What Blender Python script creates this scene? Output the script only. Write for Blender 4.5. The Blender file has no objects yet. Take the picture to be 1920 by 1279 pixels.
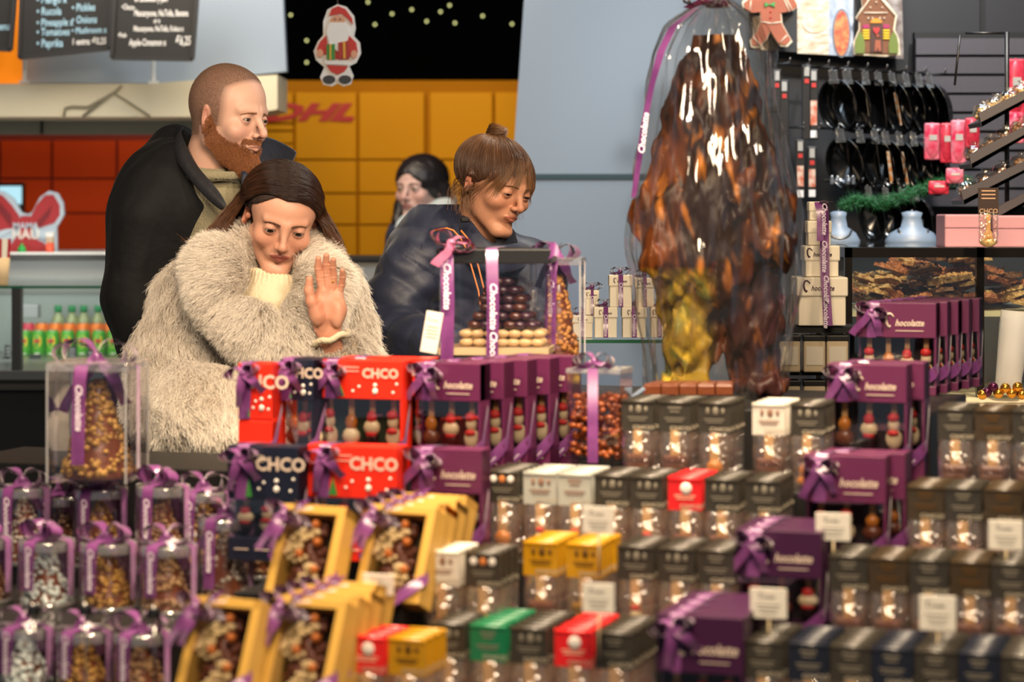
import bpy, bmesh, math, random
import numpy as np
from mathutils import Vector, Matrix, Euler
random.seed(7); rng = np.random.default_rng(7)
SC = bpy.context.scene; COL = SC.collection
PI = math.pi
# ---------------------------------------------------------------- camera
CAMZ, HOR, FPX = 1.55, 380.0, 85/36*1920
cam = bpy.data.cameras.new('camera'); co = bpy.data.objects.new('camera', cam); COL.objects.link(co)
co.location = (0, 0, CAMZ); co.rotation_euler = (PI/2, 0, 0)
cam.lens = 85; cam.sensor_width = 36; cam.shift_y = -(639.5-HOR)/1920
cam.clip_start = .05; cam.clip_end = 60
cam.dof.use_dof = True; cam.dof.focus_distance = 5.25; cam.dof.aperture_fstop = 3.5
SC.camera = co
# ---------------------------------------------------------------- world, exposure, lights
SC.view_settings.view_transform = 'Standard'; SC.view_settings.look = 'None'
SC.view_settings.gamma = 1; SC.view_settings.use_curve_mapping = False
SC.view_settings.exposure = 0.0
w = bpy.data.worlds.new('world'); SC.world = w; w.use_nodes = True
w.node_tree.nodes['Background'].inputs[0].default_value = (.75, .85, 1, 1)
w.node_tree.nodes['Background'].inputs[1].default_value = .16
def area(name, loc, target, size, power, col, spread=180):
    l = bpy.data.lights.new(name, 'AREA'); l.energy = power; l.color = col; l.shape = 'DISK'; l.size = size; l.spread = math.radians(spread)
    o = bpy.data.objects.new(name, l); COL.objects.link(o); o.location = loc
    o.rotation_euler = (Vector(target)-Vector(loc)).to_track_quat('-Z', 'Y').to_euler(); return o
def spot(name, loc, target, power, col, ang=60, r=.03, blend=.5):
    l = bpy.data.lights.new(name, 'SPOT'); l.energy = power; l.color = col; l.spot_size = math.radians(ang); l.spot_blend = blend; l.shadow_soft_size = r
    o = bpy.data.objects.new(name, l); COL.objects.link(o); o.location = loc
    o.rotation_euler = (Vector(target)-Vector(loc)).to_track_quat('-Z', 'Y').to_euler(); return o
WARM, WHITE, COOL = (1, .77, .52), (1, .93, .84), (.68, .85, 1)
area('ceiling_lamp_front', (.1, 2.0, 2.9), (0, 3.8, 1.0), .9, 95, WARM)
for i, x in enumerate((-.8, -.27, .27, .8)):
    spot('warm_spot', (x, 3.5, 2.75), (x*.95, 3.65, 1), 128, WARM, 75, .022)
spot('warm_spot', (-1.1, 3.7, 2.6), (-.75, 5.0, 1.3), 75, (1, .82, .62), 50, .08)
spot('warm_spot', (.7, 3.0, 2.25), (-.45, 5.1, 1.45), 125, (1, .82, .64), 32, .14)  # fill: lowered, softened spot added to lift the woman's dark face
spot('warm_spot', (.9, 4.4, 2.8), (-.05, 5.4, 1.5), 75, (1, .82, .62), 42, .05)
spot('warm_spot', (.30, 5.9, 2.8), (.0, 5.35, 1.5), 45, (1, .86, .66), 50, .05)
spot('warm_spot', (.45, 3.6, 2.6), (.42, 4.35, 1.5), 10, WARM, 34, .03)
spot('warm_spot', (.85, 4.2, 2.6), (.63, 4.95, 1.5), 40, WARM, 30, .04)  # fill spot added to brighten the shadowed white box tower
area('shop_lamp_cool', (.9, 6.0, 2.9), (.2, 7.6, 1.7), .9, 25, COOL)
area('hall_lamp', (-.8, 7.3, 3.0), (-.9, 9, 1.3), 1.2, 36, (1, .82, .6))
spot('locker_spot', (-.1, 8.2, 2.9), (-.25, 9.2, 1.8), 14, (1, .8, .5), 36, .05)
area('kiosk_lamp', (-1.5, 6.5, 2.9), (-1.4, 7.9, 1.9), .8, 17, WHITE)
area('fridge_fill', (-1.6, 7.75, 1.24), (-1.6, 7.95, 1.0), .5, 2, (1, .97, .9))  # unseen lamp added to lift the dark fridge interior
spot('shop_spot', (1.2, 4.7, 2.6), (1.3, 5.7, 1.25), 210, WARM, 60, .04)
spot('shop_spot', (1.2, 5.6, 2.8), (1.25, 6.9, 1.7), 95, WHITE, 75, .05)
# ---------------------------------------------------------------- pixel <-> place
def W(px, py, Y): return Vector(((px-960)*Y/FPX, Y, CAMZ-(py-HOR)*Y/FPX))
def MM(Y): return Y/FPX           # metres per photo pixel at depth Y
TH = math.radians(18)
def rowpt(px, V, z):
    a = (px-960)/FPX; Y = V/(math.cos(TH)+a*math.sin(TH)); return Vector((a*Y, Y, z))
# ---------------------------------------------------------------- materials
def lin(c):
    if isinstance(c, str):
        c = c.lstrip('#'); c = tuple(int(c[i:i+2], 16)/255 for i in (0, 2, 4))
        c = tuple(x/12.92 if x <= .04045 else ((x+.055)/1.055)**2.4 for x in c)
    return (*c[:3], 1)
MATS = {}
def mat(name, col=(.5, .5, .5), rough=.5, metal=0, emit=0, bump=0, bscale=60, var=0, vscale=12, spec=.5, vcol=False, sss=0, coat=0, sheen=0, ecol=None, col2=None, stretch=(1, 1, 1)):
    if name in MATS: return MATS[name]
    m = bpy.data.materials.new(name); m.use_nodes = True; N = m.node_tree.nodes; L = m.node_tree.links; b = N['Principled BSDF']
    b.inputs['Base Color'].default_value = lin(col); b.inputs['Roughness'].default_value = rough; b.inputs['Metallic'].default_value = metal
    b.inputs['Specular IOR Level'].default_value = spec
    if sss: b.inputs['Subsurface Weight'].default_value = sss; b.inputs['Subsurface Radius'].default_value = (.012, .004, .002); b.inputs['Subsurface Scale'].default_value = 1
    if coat: b.inputs['Coat Weight'].default_value = coat; b.inputs['Coat Roughness'].default_value = .08
    if sheen: b.inputs['Sheen Weight'].default_value = sheen; b.inputs['Sheen Roughness'].default_value = .4
    if emit: b.inputs['Emission Color'].default_value = lin(ecol or col); b.inputs['Emission Strength'].default_value = emit
    tc = N.new('ShaderNodeTexCoord'); mp = N.new('ShaderNodeMapping'); L.new(tc.outputs['Object'], mp.inputs[0]); mp.inputs['Scale'].default_value = stretch
    src = None
    if vcol: a = N.new('ShaderNodeAttribute'); a.attribute_name = 'Col'; src = a.outputs['Color']
    if var or col2:
        n = N.new('ShaderNodeTexNoise'); n.inputs['Scale'].default_value = vscale; n.inputs['Detail'].default_value = 5; L.new(mp.outputs[0], n.inputs[0])
        if col2:
            r = N.new('ShaderNodeValToRGB'); r.color_ramp.elements[0].position = .38; r.color_ramp.elements[1].position = .62
            r.color_ramp.elements[0].color = lin(col); r.color_ramp.elements[1].color = lin(col2); L.new(n.outputs[0], r.inputs[0]); src = r.outputs[0]
        if var:
            mr = N.new('ShaderNodeMapRange'); mr.inputs[1].default_value = .3; mr.inputs[2].default_value = .7; mr.inputs[3].default_value = 1-var; mr.inputs[4].default_value = 1+var
            L.new(n.outputs[0], mr.inputs[0]); mx = N.new('ShaderNodeVectorMath'); mx.operation = 'SCALE'
            if src: L.new(src, mx.inputs[0])
            else: mx.inputs[0].default_value = lin(col)[:3]
            L.new(mr.outputs[0], mx.inputs['Scale']); src = mx.outputs[0]
    if src: L.new(src, b.inputs['Base Color'])
    if bump:
        n2 = N.new('ShaderNodeTexNoise'); n2.inputs['Scale'].default_value = bscale; n2.inputs['Detail'].default_value = 4; L.new(mp.outputs[0], n2.inputs[0])
        bp = N.new('ShaderNodeBump'); bp.inputs['Strength'].default_value = bump; bp.inputs['Distance'].default_value = .01; L.new(n2.outputs[0], bp.inputs['Height']); L.new(bp.outputs[0], b.inputs['Normal'])
    MATS[name] = m; return m
def film(name, tint=(1, 1, 1), rough=.08, refl=.12, bump=.5, bscale=25, stretch=(1, 1, 1), haze=0.0):
    """thin clear sheet: mostly see-through, glossy at a grazing angle, a little milky if haze"""
    if name in MATS: return MATS[name]
    m = bpy.data.materials.new(name); m.use_nodes = True; N = m.node_tree.nodes; L = m.node_tree.links; N.clear()
    o = N.new('ShaderNodeOutputMaterial'); t = N.new('ShaderNodeBsdfTransparent'); t.inputs[0].default_value = (*tint, 1)
    g = N.new('ShaderNodeBsdfGlossy'); g.inputs['Roughness'].default_value = rough; g.inputs[0].default_value = (1, 1, 1, 1)
    d = N.new('ShaderNodeBsdfDiffuse'); d.inputs[0].default_value = (.8, .8, .8, 1)
    lw = N.new('ShaderNodeLayerWeight'); lw.inputs[0].default_value = .35
    mr = N.new('ShaderNodeMapRange'); mr.inputs[3].default_value = refl; mr.inputs[4].default_value = min(1, refl+.55); L.new(lw.outputs['Facing'], mr.inputs[0])
    mx = N.new('ShaderNodeMixShader'); L.new(mr.outputs[0], mx.inputs[0]); L.new(t.outputs[0], mx.inputs[1]); L.new(g.outputs[0], mx.inputs[2])
    out = mx
    if haze:
        m2 = N.new('ShaderNodeMixShader'); m2.inputs[0].default_value = haze; L.new(mx.outputs[0], m2.inputs[1]); L.new(d.outputs[0], m2.inputs[2]); out = m2
    if bump:
        tc = N.new('ShaderNodeTexCoord'); mp = N.new('ShaderNodeMapping'); mp.inputs['Scale'].default_value = stretch
        n = N.new('ShaderNodeTexNoise'); n.inputs['Scale'].default_value = bscale; n.inputs['Detail'].default_value = 2
        L.new(tc.outputs['Object'], mp.inputs[0]); L.new(mp.outputs[0], n.inputs[0])
        bp = N.new('ShaderNodeBump'); bp.inputs['Strength'].default_value = bump; bp.inputs['Distance'].default_value = .01
        L.new(n.outputs[0], bp.inputs['Height']); L.new(bp.outputs[0], g.inputs['Normal']); L.new(bp.outputs[0], lw.inputs['Normal'])
    L.new(out.outputs[0], o.inputs[0]); MATS[name] = m; return m
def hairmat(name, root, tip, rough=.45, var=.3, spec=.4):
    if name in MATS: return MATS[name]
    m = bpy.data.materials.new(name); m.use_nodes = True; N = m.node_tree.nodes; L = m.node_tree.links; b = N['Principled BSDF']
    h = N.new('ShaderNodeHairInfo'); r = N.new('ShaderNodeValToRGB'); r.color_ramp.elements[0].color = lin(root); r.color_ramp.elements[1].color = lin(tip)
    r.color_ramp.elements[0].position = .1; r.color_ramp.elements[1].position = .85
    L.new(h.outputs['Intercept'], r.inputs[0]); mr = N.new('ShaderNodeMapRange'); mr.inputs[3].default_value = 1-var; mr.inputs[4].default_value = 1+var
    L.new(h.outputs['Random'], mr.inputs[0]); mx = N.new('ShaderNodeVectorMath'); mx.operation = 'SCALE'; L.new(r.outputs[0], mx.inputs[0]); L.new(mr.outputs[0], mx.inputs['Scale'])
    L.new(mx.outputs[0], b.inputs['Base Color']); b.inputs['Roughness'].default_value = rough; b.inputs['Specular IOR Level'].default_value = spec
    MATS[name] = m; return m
# ---------------------------------------------------------------- mesh builder
_ICO = {}
def ico(sub):
    if sub not in _ICO:
        bm = bmesh.new(); bmesh.ops.create_icosphere(bm, subdivisions=sub, radius=1)
        _ICO[sub] = ([v.co.copy() for v in bm.verts], [[v.index for v in f.verts] for f in bm.faces]); bm.free()
    return _ICO[sub]
_TXT = {}
def textgeo(s, shear=0, bold=0, align='CENTER'):
    key = (s, shear, bold, align)
    if key not in _TXT:
        c = bpy.data.curves.new('t', 'FONT'); c.body = s; c.size = 1; c.shear = shear; c.offset = bold; c.align_x = align; c.align_y = 'CENTER'; c.resolution_u = 2
        o = bpy.data.objects.new('t', c); COL.objects.link(o); bpy.context.view_layer.update()
        me = o.to_mesh(); _TXT[key] = ([v.co.copy() for v in me.vertices], [list(p.vertices) for p in me.polygons])
        o.to_mesh_clear(); bpy.data.objects.remove(o); bpy.data.curves.remove(c)
    return _TXT[key]
def TR(loc=(0, 0, 0), rot=(0, 0, 0), sc=(1, 1, 1)):
    if not hasattr(sc, '__len__'): sc = (sc, sc, sc)
    return Matrix.LocRotScale(Vector(loc), Euler(rot), Vector(sc))
class MB:
    def __init__(s): s.v = []; s.f = []; s.m = []; s.sm = []; s.mats = []
    def mi(s, m):
        if m not in s.mats: s.mats.append(m)
        return s.mats.index(m)
    def raw(s, vs, fs, m, smooth=False, M=None):
        o = len(s.v); s.v += [tuple(M @ Vector(p)) if M is not None else tuple(p) for p in vs]
        i = s.mi(m); s.f += [[o+a for a in f] for f in fs]; s.m += [i]*len(fs); s.sm += [smooth]*len(fs); return s
    def box(s, c, d, m, M=None, bev=0):
        x, y, z = [a/2 for a in d]
        if bev:
            bm = bmesh.new(); bmesh.ops.create_cube(bm, size=1); bmesh.ops.scale(bm, vec=d, verts=bm.verts)
            bmesh.ops.bevel(bm, geom=list(bm.edges), offset=bev, segments=2, affect='EDGES', profile=.5); bmesh.ops.translate(bm, vec=c, verts=bm.verts)
            s.raw([v.co.copy() for v in bm.verts], [[v.index for v in f.verts] for f in bm.faces], m, False, M); bm.free(); return s
        vs = [(c[0]+a*x, c[1]+b*y, c[2]+e*z) for a in (-1, 1) for b in (-1, 1) for e in (-1, 1)]
        return s.raw(vs, [(0, 1, 3, 2), (4, 6, 7, 5), (0, 4, 5, 1), (2, 3, 7, 6), (0, 2, 6, 4), (1, 5, 7, 3)], m, False, M)
    def ell(s, c, r, m, sub=2, M=None):
        V, F = ico(sub)
        if not hasattr(r, '__len__'): r = (r, r, r)
        return s.raw([(c[0]+v[0]*r[0], c[1]+v[1]*r[1], c[2]+v[2]*r[2]) for v in V], F, m, True, M)
    def lathe(s, prof, m, n=24, M=None, cap=True, ex=1, ey=1, smooth=True):
        vs = []; fs = []
        for r, z in prof: vs += [(r*math.cos(2*PI*k/n)*ex, r*math.sin(2*PI*k/n)*ey, z) for k in range(n)]
        for i in range(len(prof)-1): fs += [(i*n+k, i*n+(k+1) % n, (i+1)*n+(k+1) % n, (i+1)*n+k) for k in range(n)]
        if cap: fs += [tuple(range(n))[::-1], tuple((len(prof)-1)*n+k for k in range(n))]
        return s.raw(vs, fs, m, smooth, M)
    def tube(s, pts, r, m, n=8, M=None):
        pts = [Vector(p) for p in pts]; rs = r if hasattr(r, '__len__') else [r]*len(pts); vs = []; fs = []; up = Vector((.3, .2, 1)).normalized(); prev = None
        for i, p in enumerate(pts):
            t = (pts[min(i+1, len(pts)-1)]-pts[max(i-1, 0)]).normalized()
            a = t.cross(prev if prev else up); a = a.normalized() if a.length > 1e-6 else t.orthogonal().normalized(); b = t.cross(a); prev = -b if False else prev
            vs += [p+(a*math.cos(2*PI*k/n)+b*math.sin(2*PI*k/n))*rs[i] for k in range(n)]
        for i in range(len(pts)-1): fs += [(i*n+k, i*n+(k+1) % n, (i+1)*n+(k+1) % n, (i+1)*n+k) for k in range(n)]
        fs += [tuple(range(n))[::-1], tuple((len(pts)-1)*n+k for k in range(n))]
        return s.raw(vs, fs, m, True, M)
    def prism(s, poly, y0, y1, m, M=None):
        n = len(poly); vs = [(x, y0, z) for x, z in poly]+[(x, y1, z) for x, z in poly]
        fs = [tuple(range(n)), tuple(range(2*n-1, n-1, -1))]+[(i, i+n, (i+1) % n+n, (i+1) % n) for i in range(n)]
        return s.raw(vs, fs, m, False, M)
    def strip(s, pts, wd, w, m, M=None):
        pts = [Vector(p) for p in pts]; wd = [Vector(a).normalized() for a in wd] if isinstance(wd, list) else [Vector(wd).normalized()]*len(pts)
        ws = w if hasattr(w, '__len__') else [w]*len(pts); vs = []
        for p, d, ww in zip(pts, wd, ws): vs += [p-d*ww/2, p+d*ww/2]
        return s.raw(vs, [(2*i, 2*i+1, 2*i+3, 2*i+2) for i in range(len(pts)-1)], m, True, M)
    def text(s, t, size, m, M, shear=0, bold=0, align='CENTER', sx=1):
        V, F = textgeo(t, shear, bold, align)     # text lies in local XZ facing -Y
        return s.raw([(v[0]*size*sx, 0, v[1]*size) for v in V], F, m, False, M)
    def build(s, name, parent=None, loc=None):
        me = bpy.data.meshes.new(name); me.from_pydata(s.v, [], s.f); me.polygons.foreach_set('material_index', s.m); me.polygons.foreach_set('use_smooth', s.sm)
        for m in s.mats: me.materials.append(m)
        o = bpy.data.objects.new(name, me); COL.objects.link(o)
        if parent: o.parent = parent
        if loc is not None: o.location = loc
        return o
def tag(o, label=None, cat=None, group=None, kind=None):
    if label: o['label'] = label
    if cat: o['category'] = cat
    if group: o['group'] = group
    if kind: o['kind'] = kind
    return o
def thing(name, label, cat, loc=(0, 0, 0), rz=0, group=None, rx=0):
    o = bpy.data.objects.new(name, None); COL.objects.link(o); o.location = loc; o.rotation_euler = (rx, 0, rz); o.empty_display_size = .02
    return tag(o, label, cat, group)
def kids(o): return [c for c in bpy.data.objects if c.parent == o]
KID = {}
def dup(root, loc, rz=None, label=None, group=None, rx=None, sc=None):
    if root.name not in KID: KID[root.name] = [(c, kids(c)) for c in kids(root)]
    r = root.copy(); COL.objects.link(r); r.location = loc
    if rz is not None: r.rotation_euler.z = rz
    if rx is not None: r.rotation_euler.x = rx
    if sc: r.scale = (sc, sc, sc)
    if label: r['label'] = label
    if group: r['group'] = group
    elif 'group' in r: del r['group']
    for c, gs in KID[root.name]:
        k = c.copy(); COL.objects.link(k); k.parent = r
        for g in gs: q = g.copy(); COL.objects.link(q); q.parent = k
    return r
# ---------------------------------------------------------------- implicit surfaces
def smin(a, b, k):
    h = np.clip(.5+.5*(b-a)/k, 0, 1); return b+(a-b)*h-k*h*(1-h)
def smax(a, b, k): return -smin(-a, -b, k)
def ell(p, c, r, R=None):
    q = p-np.asarray(c, np.float32)
    if R is not None: q = q@R
    r = np.asarray(r, np.float32); k0 = np.sqrt(((q/r)**2).sum(1)); k1 = np.sqrt(((q/r**2)**2).sum(1))+1e-9
    return k0*(k0-1)/k1
def cone(p, a, b, ra, rb, fl=None, ret=False):
    a = np.asarray(a, np.float32); b = np.asarray(b, np.float32); ab = b-a; q = p-a
    t = np.clip((q@ab)/(ab@ab+1e-12), 0, 1); d = q-t[:, None]*ab
    if fl is not None: d = d*np.asarray(fl, np.float32)
    d = np.sqrt((d**2).sum(1))-(ra+(rb-ra)*t)
    return (d, t) if ret else d
def chain(p, pts, rs, k=.01, fl=None):
    d = None
    for i in range(len(pts)-1):
        e = cone(p, pts[i], pts[i+1], rs[i], rs[i+1], fl); d = e if d is None else smin(d, e, k)
    return d
def nz(p, s, seed=0):
    r = np.random.default_rng(seed); o = 0
    for i in range(6):
        k = r.normal(size=3).astype(np.float32)*s*(1+.5*i); o = o+np.sin(p@k+r.uniform(0, 6.28)+1.5*np.sin(p@(k[::-1]*.7)+i))/(1+.5*i)
    return o/2.2
def sdf_mesh(fn, lo, hi, h):
    lo = np.array(lo, np.float32); hi = np.array(hi, np.float32); C = 4
    n = np.ceil((hi-lo)/(h*C)).astype(int)*C+1
    ax = [lo[i]+h*np.arange(n[i], dtype=np.float32) for i in range(3)]
    cx = [a[::C] for a in ax]; G = np.stack(np.meshgrid(*cx, indexing='ij'), -1).reshape(-1, 3)
    cv = fn(G).reshape([len(a) for a in cx]).astype(np.float32)
    near = np.abs(cv) < h*C*2.2
    nb = np.zeros([s-1 for s in near.shape], bool)
    for dx in (0, 1):
        for dy in (0, 1):
            for dz in (0, 1): nb |= near[dx:dx+nb.shape[0], dy:dy+nb.shape[1], dz:dz+nb.shape[2]]
    v = np.repeat(np.repeat(np.repeat(cv, C, 0), C, 1), C, 2)[:n[0], :n[1], :n[2]].copy()
    m = np.zeros(n, bool); mm = np.repeat(np.repeat(np.repeat(nb, C, 0), C, 1), C, 2); sh = mm.shape
    for dx in (0, 1):
        for dy in (0, 1):
            for dz in (0, 1): m[dx:dx+sh[0], dy:dy+sh[1], dz:dz+sh[2]] |= mm
    idx = np.argwhere(m)
    for s in range(0, len(idx), 400000):
        ii = idx[s:s+400000]; v[ii[:, 0], ii[:, 1], ii[:, 2]] = fn(lo+ii.astype(np.float32)*h)
    sg = v < 0
    cell = sg[:-1, :-1, :-1].astype(np.int8)
    tot = np.zeros(cell.shape, np.int8)
    for dx in (0, 1):
        for dy in (0, 1):
            for dz in (0, 1): tot += sg[dx:dx+cell.shape[0], dy:dy+cell.shape[1], dz:dz+cell.shape[2]]
    act = (tot > 0) & (tot < 8); ci = np.argwhere(act); ids = -np.ones(act.shape, int); ids[act] = np.arange(len(ci))
    acc = np.zeros((len(ci), 3), np.float32); cnt = np.zeros(len(ci), np.float32)
    cor = [(0, 0, 0), (1, 0, 0), (0, 1, 0), (1, 1, 0), (0, 0, 1), (1, 0, 1), (0, 1, 1), (1, 1, 1)]
    for a in range(8):
        for b in range(a+1, 8):
            A, B = np.array(cor[a]), np.array(cor[b])
            if np.abs(A-B).sum() != 1: continue
            va = v[tuple((ci+A).T)]; vb = v[tuple((ci+B).T)]; cr = (va < 0) != (vb < 0)
            t = np.where(cr, va/(va-vb+1e-20), 0); t = np.clip(t, 0, 1)
            acc += np.where(cr[:, None], A+(B-A)*t[:, None], 0); cnt += cr
    V = lo+(ci+acc/np.maximum(cnt, 1)[:, None])*h
    F = []
    for d in range(3):
        s0 = [slice(None)]*3; s1 = [slice(None)]*3; s0[d] = slice(0, -1); s1[d] = slice(1, None)
        A = sg[tuple(s0)]; B = sg[tuple(s1)]; e = np.argwhere(A != B); u, w_ = [(1, 2), (2, 0), (0, 1)][d]
        ok = (e[:, u] > 0) & (e[:, w_] > 0) & (e[:, u] < act.shape[u]) & (e[:, w_] < act.shape[w_]); e = e[ok]
        U = np.zeros(3, int); U[u] = 1; Wv = np.zeros(3, int); Wv[w_] = 1
        q = np.stack([ids[tuple((e-U-Wv).T)], ids[tuple((e-Wv).T)], ids[tuple(e.T)], ids[tuple((e-U).T)]], 1)
        fl = A[tuple(e.T)]; q[~fl] = q[~fl][:, ::-1]; F.append(q)
    return V, np.concatenate(F)
def vnormals(V, F):
    n = np.cross(V[F[:, 2]]-V[F[:, 0]], V[F[:, 3]]-V[F[:, 1]]); N = np.zeros_like(V)
    for k in range(4): np.add.at(N, F[:, k], n)
    return N/(np.linalg.norm(N, axis=1)[:, None]+1e-12)
def nmesh(name, V, F, m, parent=None, org=(0, 0, 0), col=None):
    me = bpy.data.meshes.new(name); V = V-np.array(org, np.float32); F = F[(F >= 0).all(1)]
    me.vertices.add(len(V)); me.vertices.foreach_set('co', V.astype(np.float32).ravel()); me.loops.add(len(F)*4); me.loops.foreach_set('vertex_index', F.ravel().astype(np.int32))
    me.polygons.add(len(F)); me.polygons.foreach_set('loop_start', np.arange(0, len(F)*4, 4, dtype=np.int32)); me.polygons.foreach_set('loop_total', np.full(len(F), 4, np.int32))
    me.polygons.foreach_set('use_smooth', np.ones(len(F), bool)); me.materials.append(m); me.update(calc_edges=True)
    if col is not None:
        a = me.color_attributes.new('Col', 'FLOAT_COLOR', 'POINT'); c = np.ones((len(V), 4), np.float32); c[:, :3] = col; a.data.foreach_set('color', c.ravel())
    o = bpy.data.objects.new(name, me); COL.objects.link(o)
    if parent: o.parent = parent
    return o
def sdf_obj(name, fn, lo, hi, h, m, parent, org, col=None):
    V, F = sdf_mesh(fn, lo, hi, h); return nmesh(name, V, F, m, parent, org, col(V) if col else None), V, F
def scatter(V, F, n, wf=None, seed=1):
    r = np.random.default_rng(seed); F = F[(F >= 0).all(1)]; a = np.linalg.norm(np.cross(V[F[:, 2]]-V[F[:, 0]], V[F[:, 3]]-V[F[:, 1]]), axis=1)
    if wf is not None: a = a*wf(V[F].mean(1))
    k = r.choice(len(F), n, p=a/a.sum()); u, w_ = r.random((2, n, 1)); q = V[F[k]]; N = vnormals(V, F)
    P = (q[:, 0]*(1-u)+q[:, 1]*u)*(1-w_)+(q[:, 3]*(1-u)+q[:, 2]*u)*w_
    nn = N[F[k]].mean(1); return P, nn/(np.linalg.norm(nn, axis=1)[:, None]+1e-9)
def hair(name, S, r0, r1, m, parent, org=(0, 0, 0)):
    """S: array n x k x 3 of strand points"""
    n, k, _ = S.shape; c = bpy.data.hair_curves.new(name); c.add_curves([k]*n)
    c.attributes['position'].data.foreach_set('vector', (S-np.array(org)).astype(np.float32).ravel())
    ra = c.attributes.get('radius') or c.attributes.new('radius', 'FLOAT', 'POINT')
    ra.data.foreach_set('value', np.tile(np.linspace(r0, r1, k), n).astype(np.float32))
    c.materials.append(m); o = bpy.data.objects.new(name, c); COL.objects.link(o); o.parent = parent; return o
def unit(a): return a/(np.linalg.norm(a, axis=-1, keepdims=True)+1e-9)
SC.cycles.transparent_max_bounces = 24; SC.cycles.max_bounces = 8; SC.cycles.use_denoising = True

# ================================================================ people
SK = mat('skin', rough=.46, vcol=True, sss=.12, bump=.06, bscale=400, spec=.4)
EYE = mat('eye', rough=.12, vcol=True)
def Rm(yaw, pitch, roll):
    """yaw>0 turns the face to +X, pitch>0 nods down, roll>0 tips the crown to +X"""
    return np.array(Matrix.Rotation(yaw, 3, 'Z') @ Matrix.Rotation(roll, 3, 'Y') @ Matrix.Rotation(pitch, 3, 'X'), np.float32)
def head_sdf(q, o):
    """head-local: x sideways, -y forward, z up, eye line at z=0; o: shape options"""
    jw, ch, br, lid, slz = o.get('jaw', .046), o.get('chin', .018), o.get('brow', .007), o.get('lid', .0042), o.get('slz', 0)
    ax = q.copy(); ax[:, 0] = np.abs(ax[:, 0])
    tp = o.get('top', 0); d = ell(q, (0, .022, .036-tp*.3), (.074, .096, .084-tp))
    d = smin(d, ell(q, (0, -.02, .036-tp*.5), (.062, .066-tp*.3, .062-tp*.7)), .03)
    d = smin(d, ell(q, (0, -.027, -.03), (.056, .056, .066)), .03)
    d = smin(d, cone(ax, (jw+.002, .01, -.052), (.012, -.064, -.1), .02, .019), .025)
    d = smin(d, ell(q, (0, -.072, -.1), (.022, .018, ch)), .015)
    d = smin(d, ell(ax, (.041, -.058, -.027), (.021, .021, .019)), .02)
    d = smin(d, cone(ax, (.008, -.083, .018), (.043, -.07, .02), br, br*.8), .014)
    d = smin(d, cone(ax, (0, -.0755, -.055), (.014, -.07, -.058), .0155, .011), .018)
    d = smax(d, -ell(ax, (.031, -.094, -.001), (.017, .014, .0115)), .012)
    # nose
    nl = o.get('nose', 1.0)
    d = smin(d, cone(q, (0, -.085, .010), (0, -.085-.021*nl, -.026), .0066, .0076), .014)
    d = smin(d, ell(q, (0, -.086-.021*nl, -.030), (.0085*o.get('ntip', 1), .0092, .008)), .006)
    d = smin(d, ell(ax, (.0105, -.094, -.0335), (.0062, .009, .0062)), .006)
    d = smax(d, -ell(ax, (.0062, -.1, -.0402), (.003, .0045, .003)), .002)
    # eyelids
    b = (.031, -.0735, 0)
    l = ell(ax, b, (.0142, .0142, .0142)); slit = ell(ax, (.0312, -.088, slz), (.0125, .012, lid)); l = smax(l, -slit, .0012)
    d = smin(smax(d, -ell(ax, b, (.0128,)*3), .001), l, .0045); d = smax(d, -slit, .001)
    # mouth
    lp = o.get('lips', 1.0)
    d = smin(d, cone(ax, (.0018, -.0922, -.0547), (.0195, -.0848, -.0585), .0038*lp, .0022), .004)
    d = smin(d, cone(ax, (0, -.0915, -.0645), (.0165, -.0848, -.0615), .0050*lp, .0026), .004)
    d = smax(d, -cone(ax, (0, -.0985, -.0592), (.022, -.0895, -.0590+o.get('smile', 0)), .0022, .0014), .0015)
    # ears
    Re = np.array(Matrix.Rotation(.6, 3, 'Z') @ Matrix.Rotation(-.12, 3, 'X'), np.float32)
    e = ell(ax, (.0765, .014, -.008), (.0065, .0175, .031), Re); e = smax(e, -ell(ax, (.0825, .006, -.004), (.006, .009, .019), Re), .004)
    e = smin(e, ell(ax, (.073, 0.004, -.012), (.006, .004, .007)), .004)
    d = smin(d, e, .005)
    return d
def push(P, o, m=.003):
    P = P.astype(np.float32).copy(); sh = P.shape; P = P.reshape(-1, 3); c = np.array((0, .02, .02), np.float32)
    for _ in range(5):
        d = head_sdf(P, o); P += unit(P-c)*np.clip(m-d, 0, .02)[:, None]
    return P.reshape(sh)
def cap_sdf(q, o, th=.006, hl=.074, fy=.012, low=.06, sl=.38):
    ax = np.c_[np.abs(q[:, :1]), q[:, 1:]]; d = head_sdf(q, o)-th; d = smin(d, ell(q, (0, .03, .03), (.08, .1, .082)), .01)
    f = smax(q[:, 1]+fy*np.clip((q[:, 2]+.012)/.03, 0, 1)+sl*np.clip(q[:, 2]-.005, 0, 1), q[:, 2]-(hl-8*q[:, 0]**2), .010); d = smax(d, -f, .008); d = smax(d, -ell(ax, (.09, -.002, -.028), (.03, .036, .040)), .006)
    return smax(d, -(q[:, 2]+low), .01)
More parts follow.
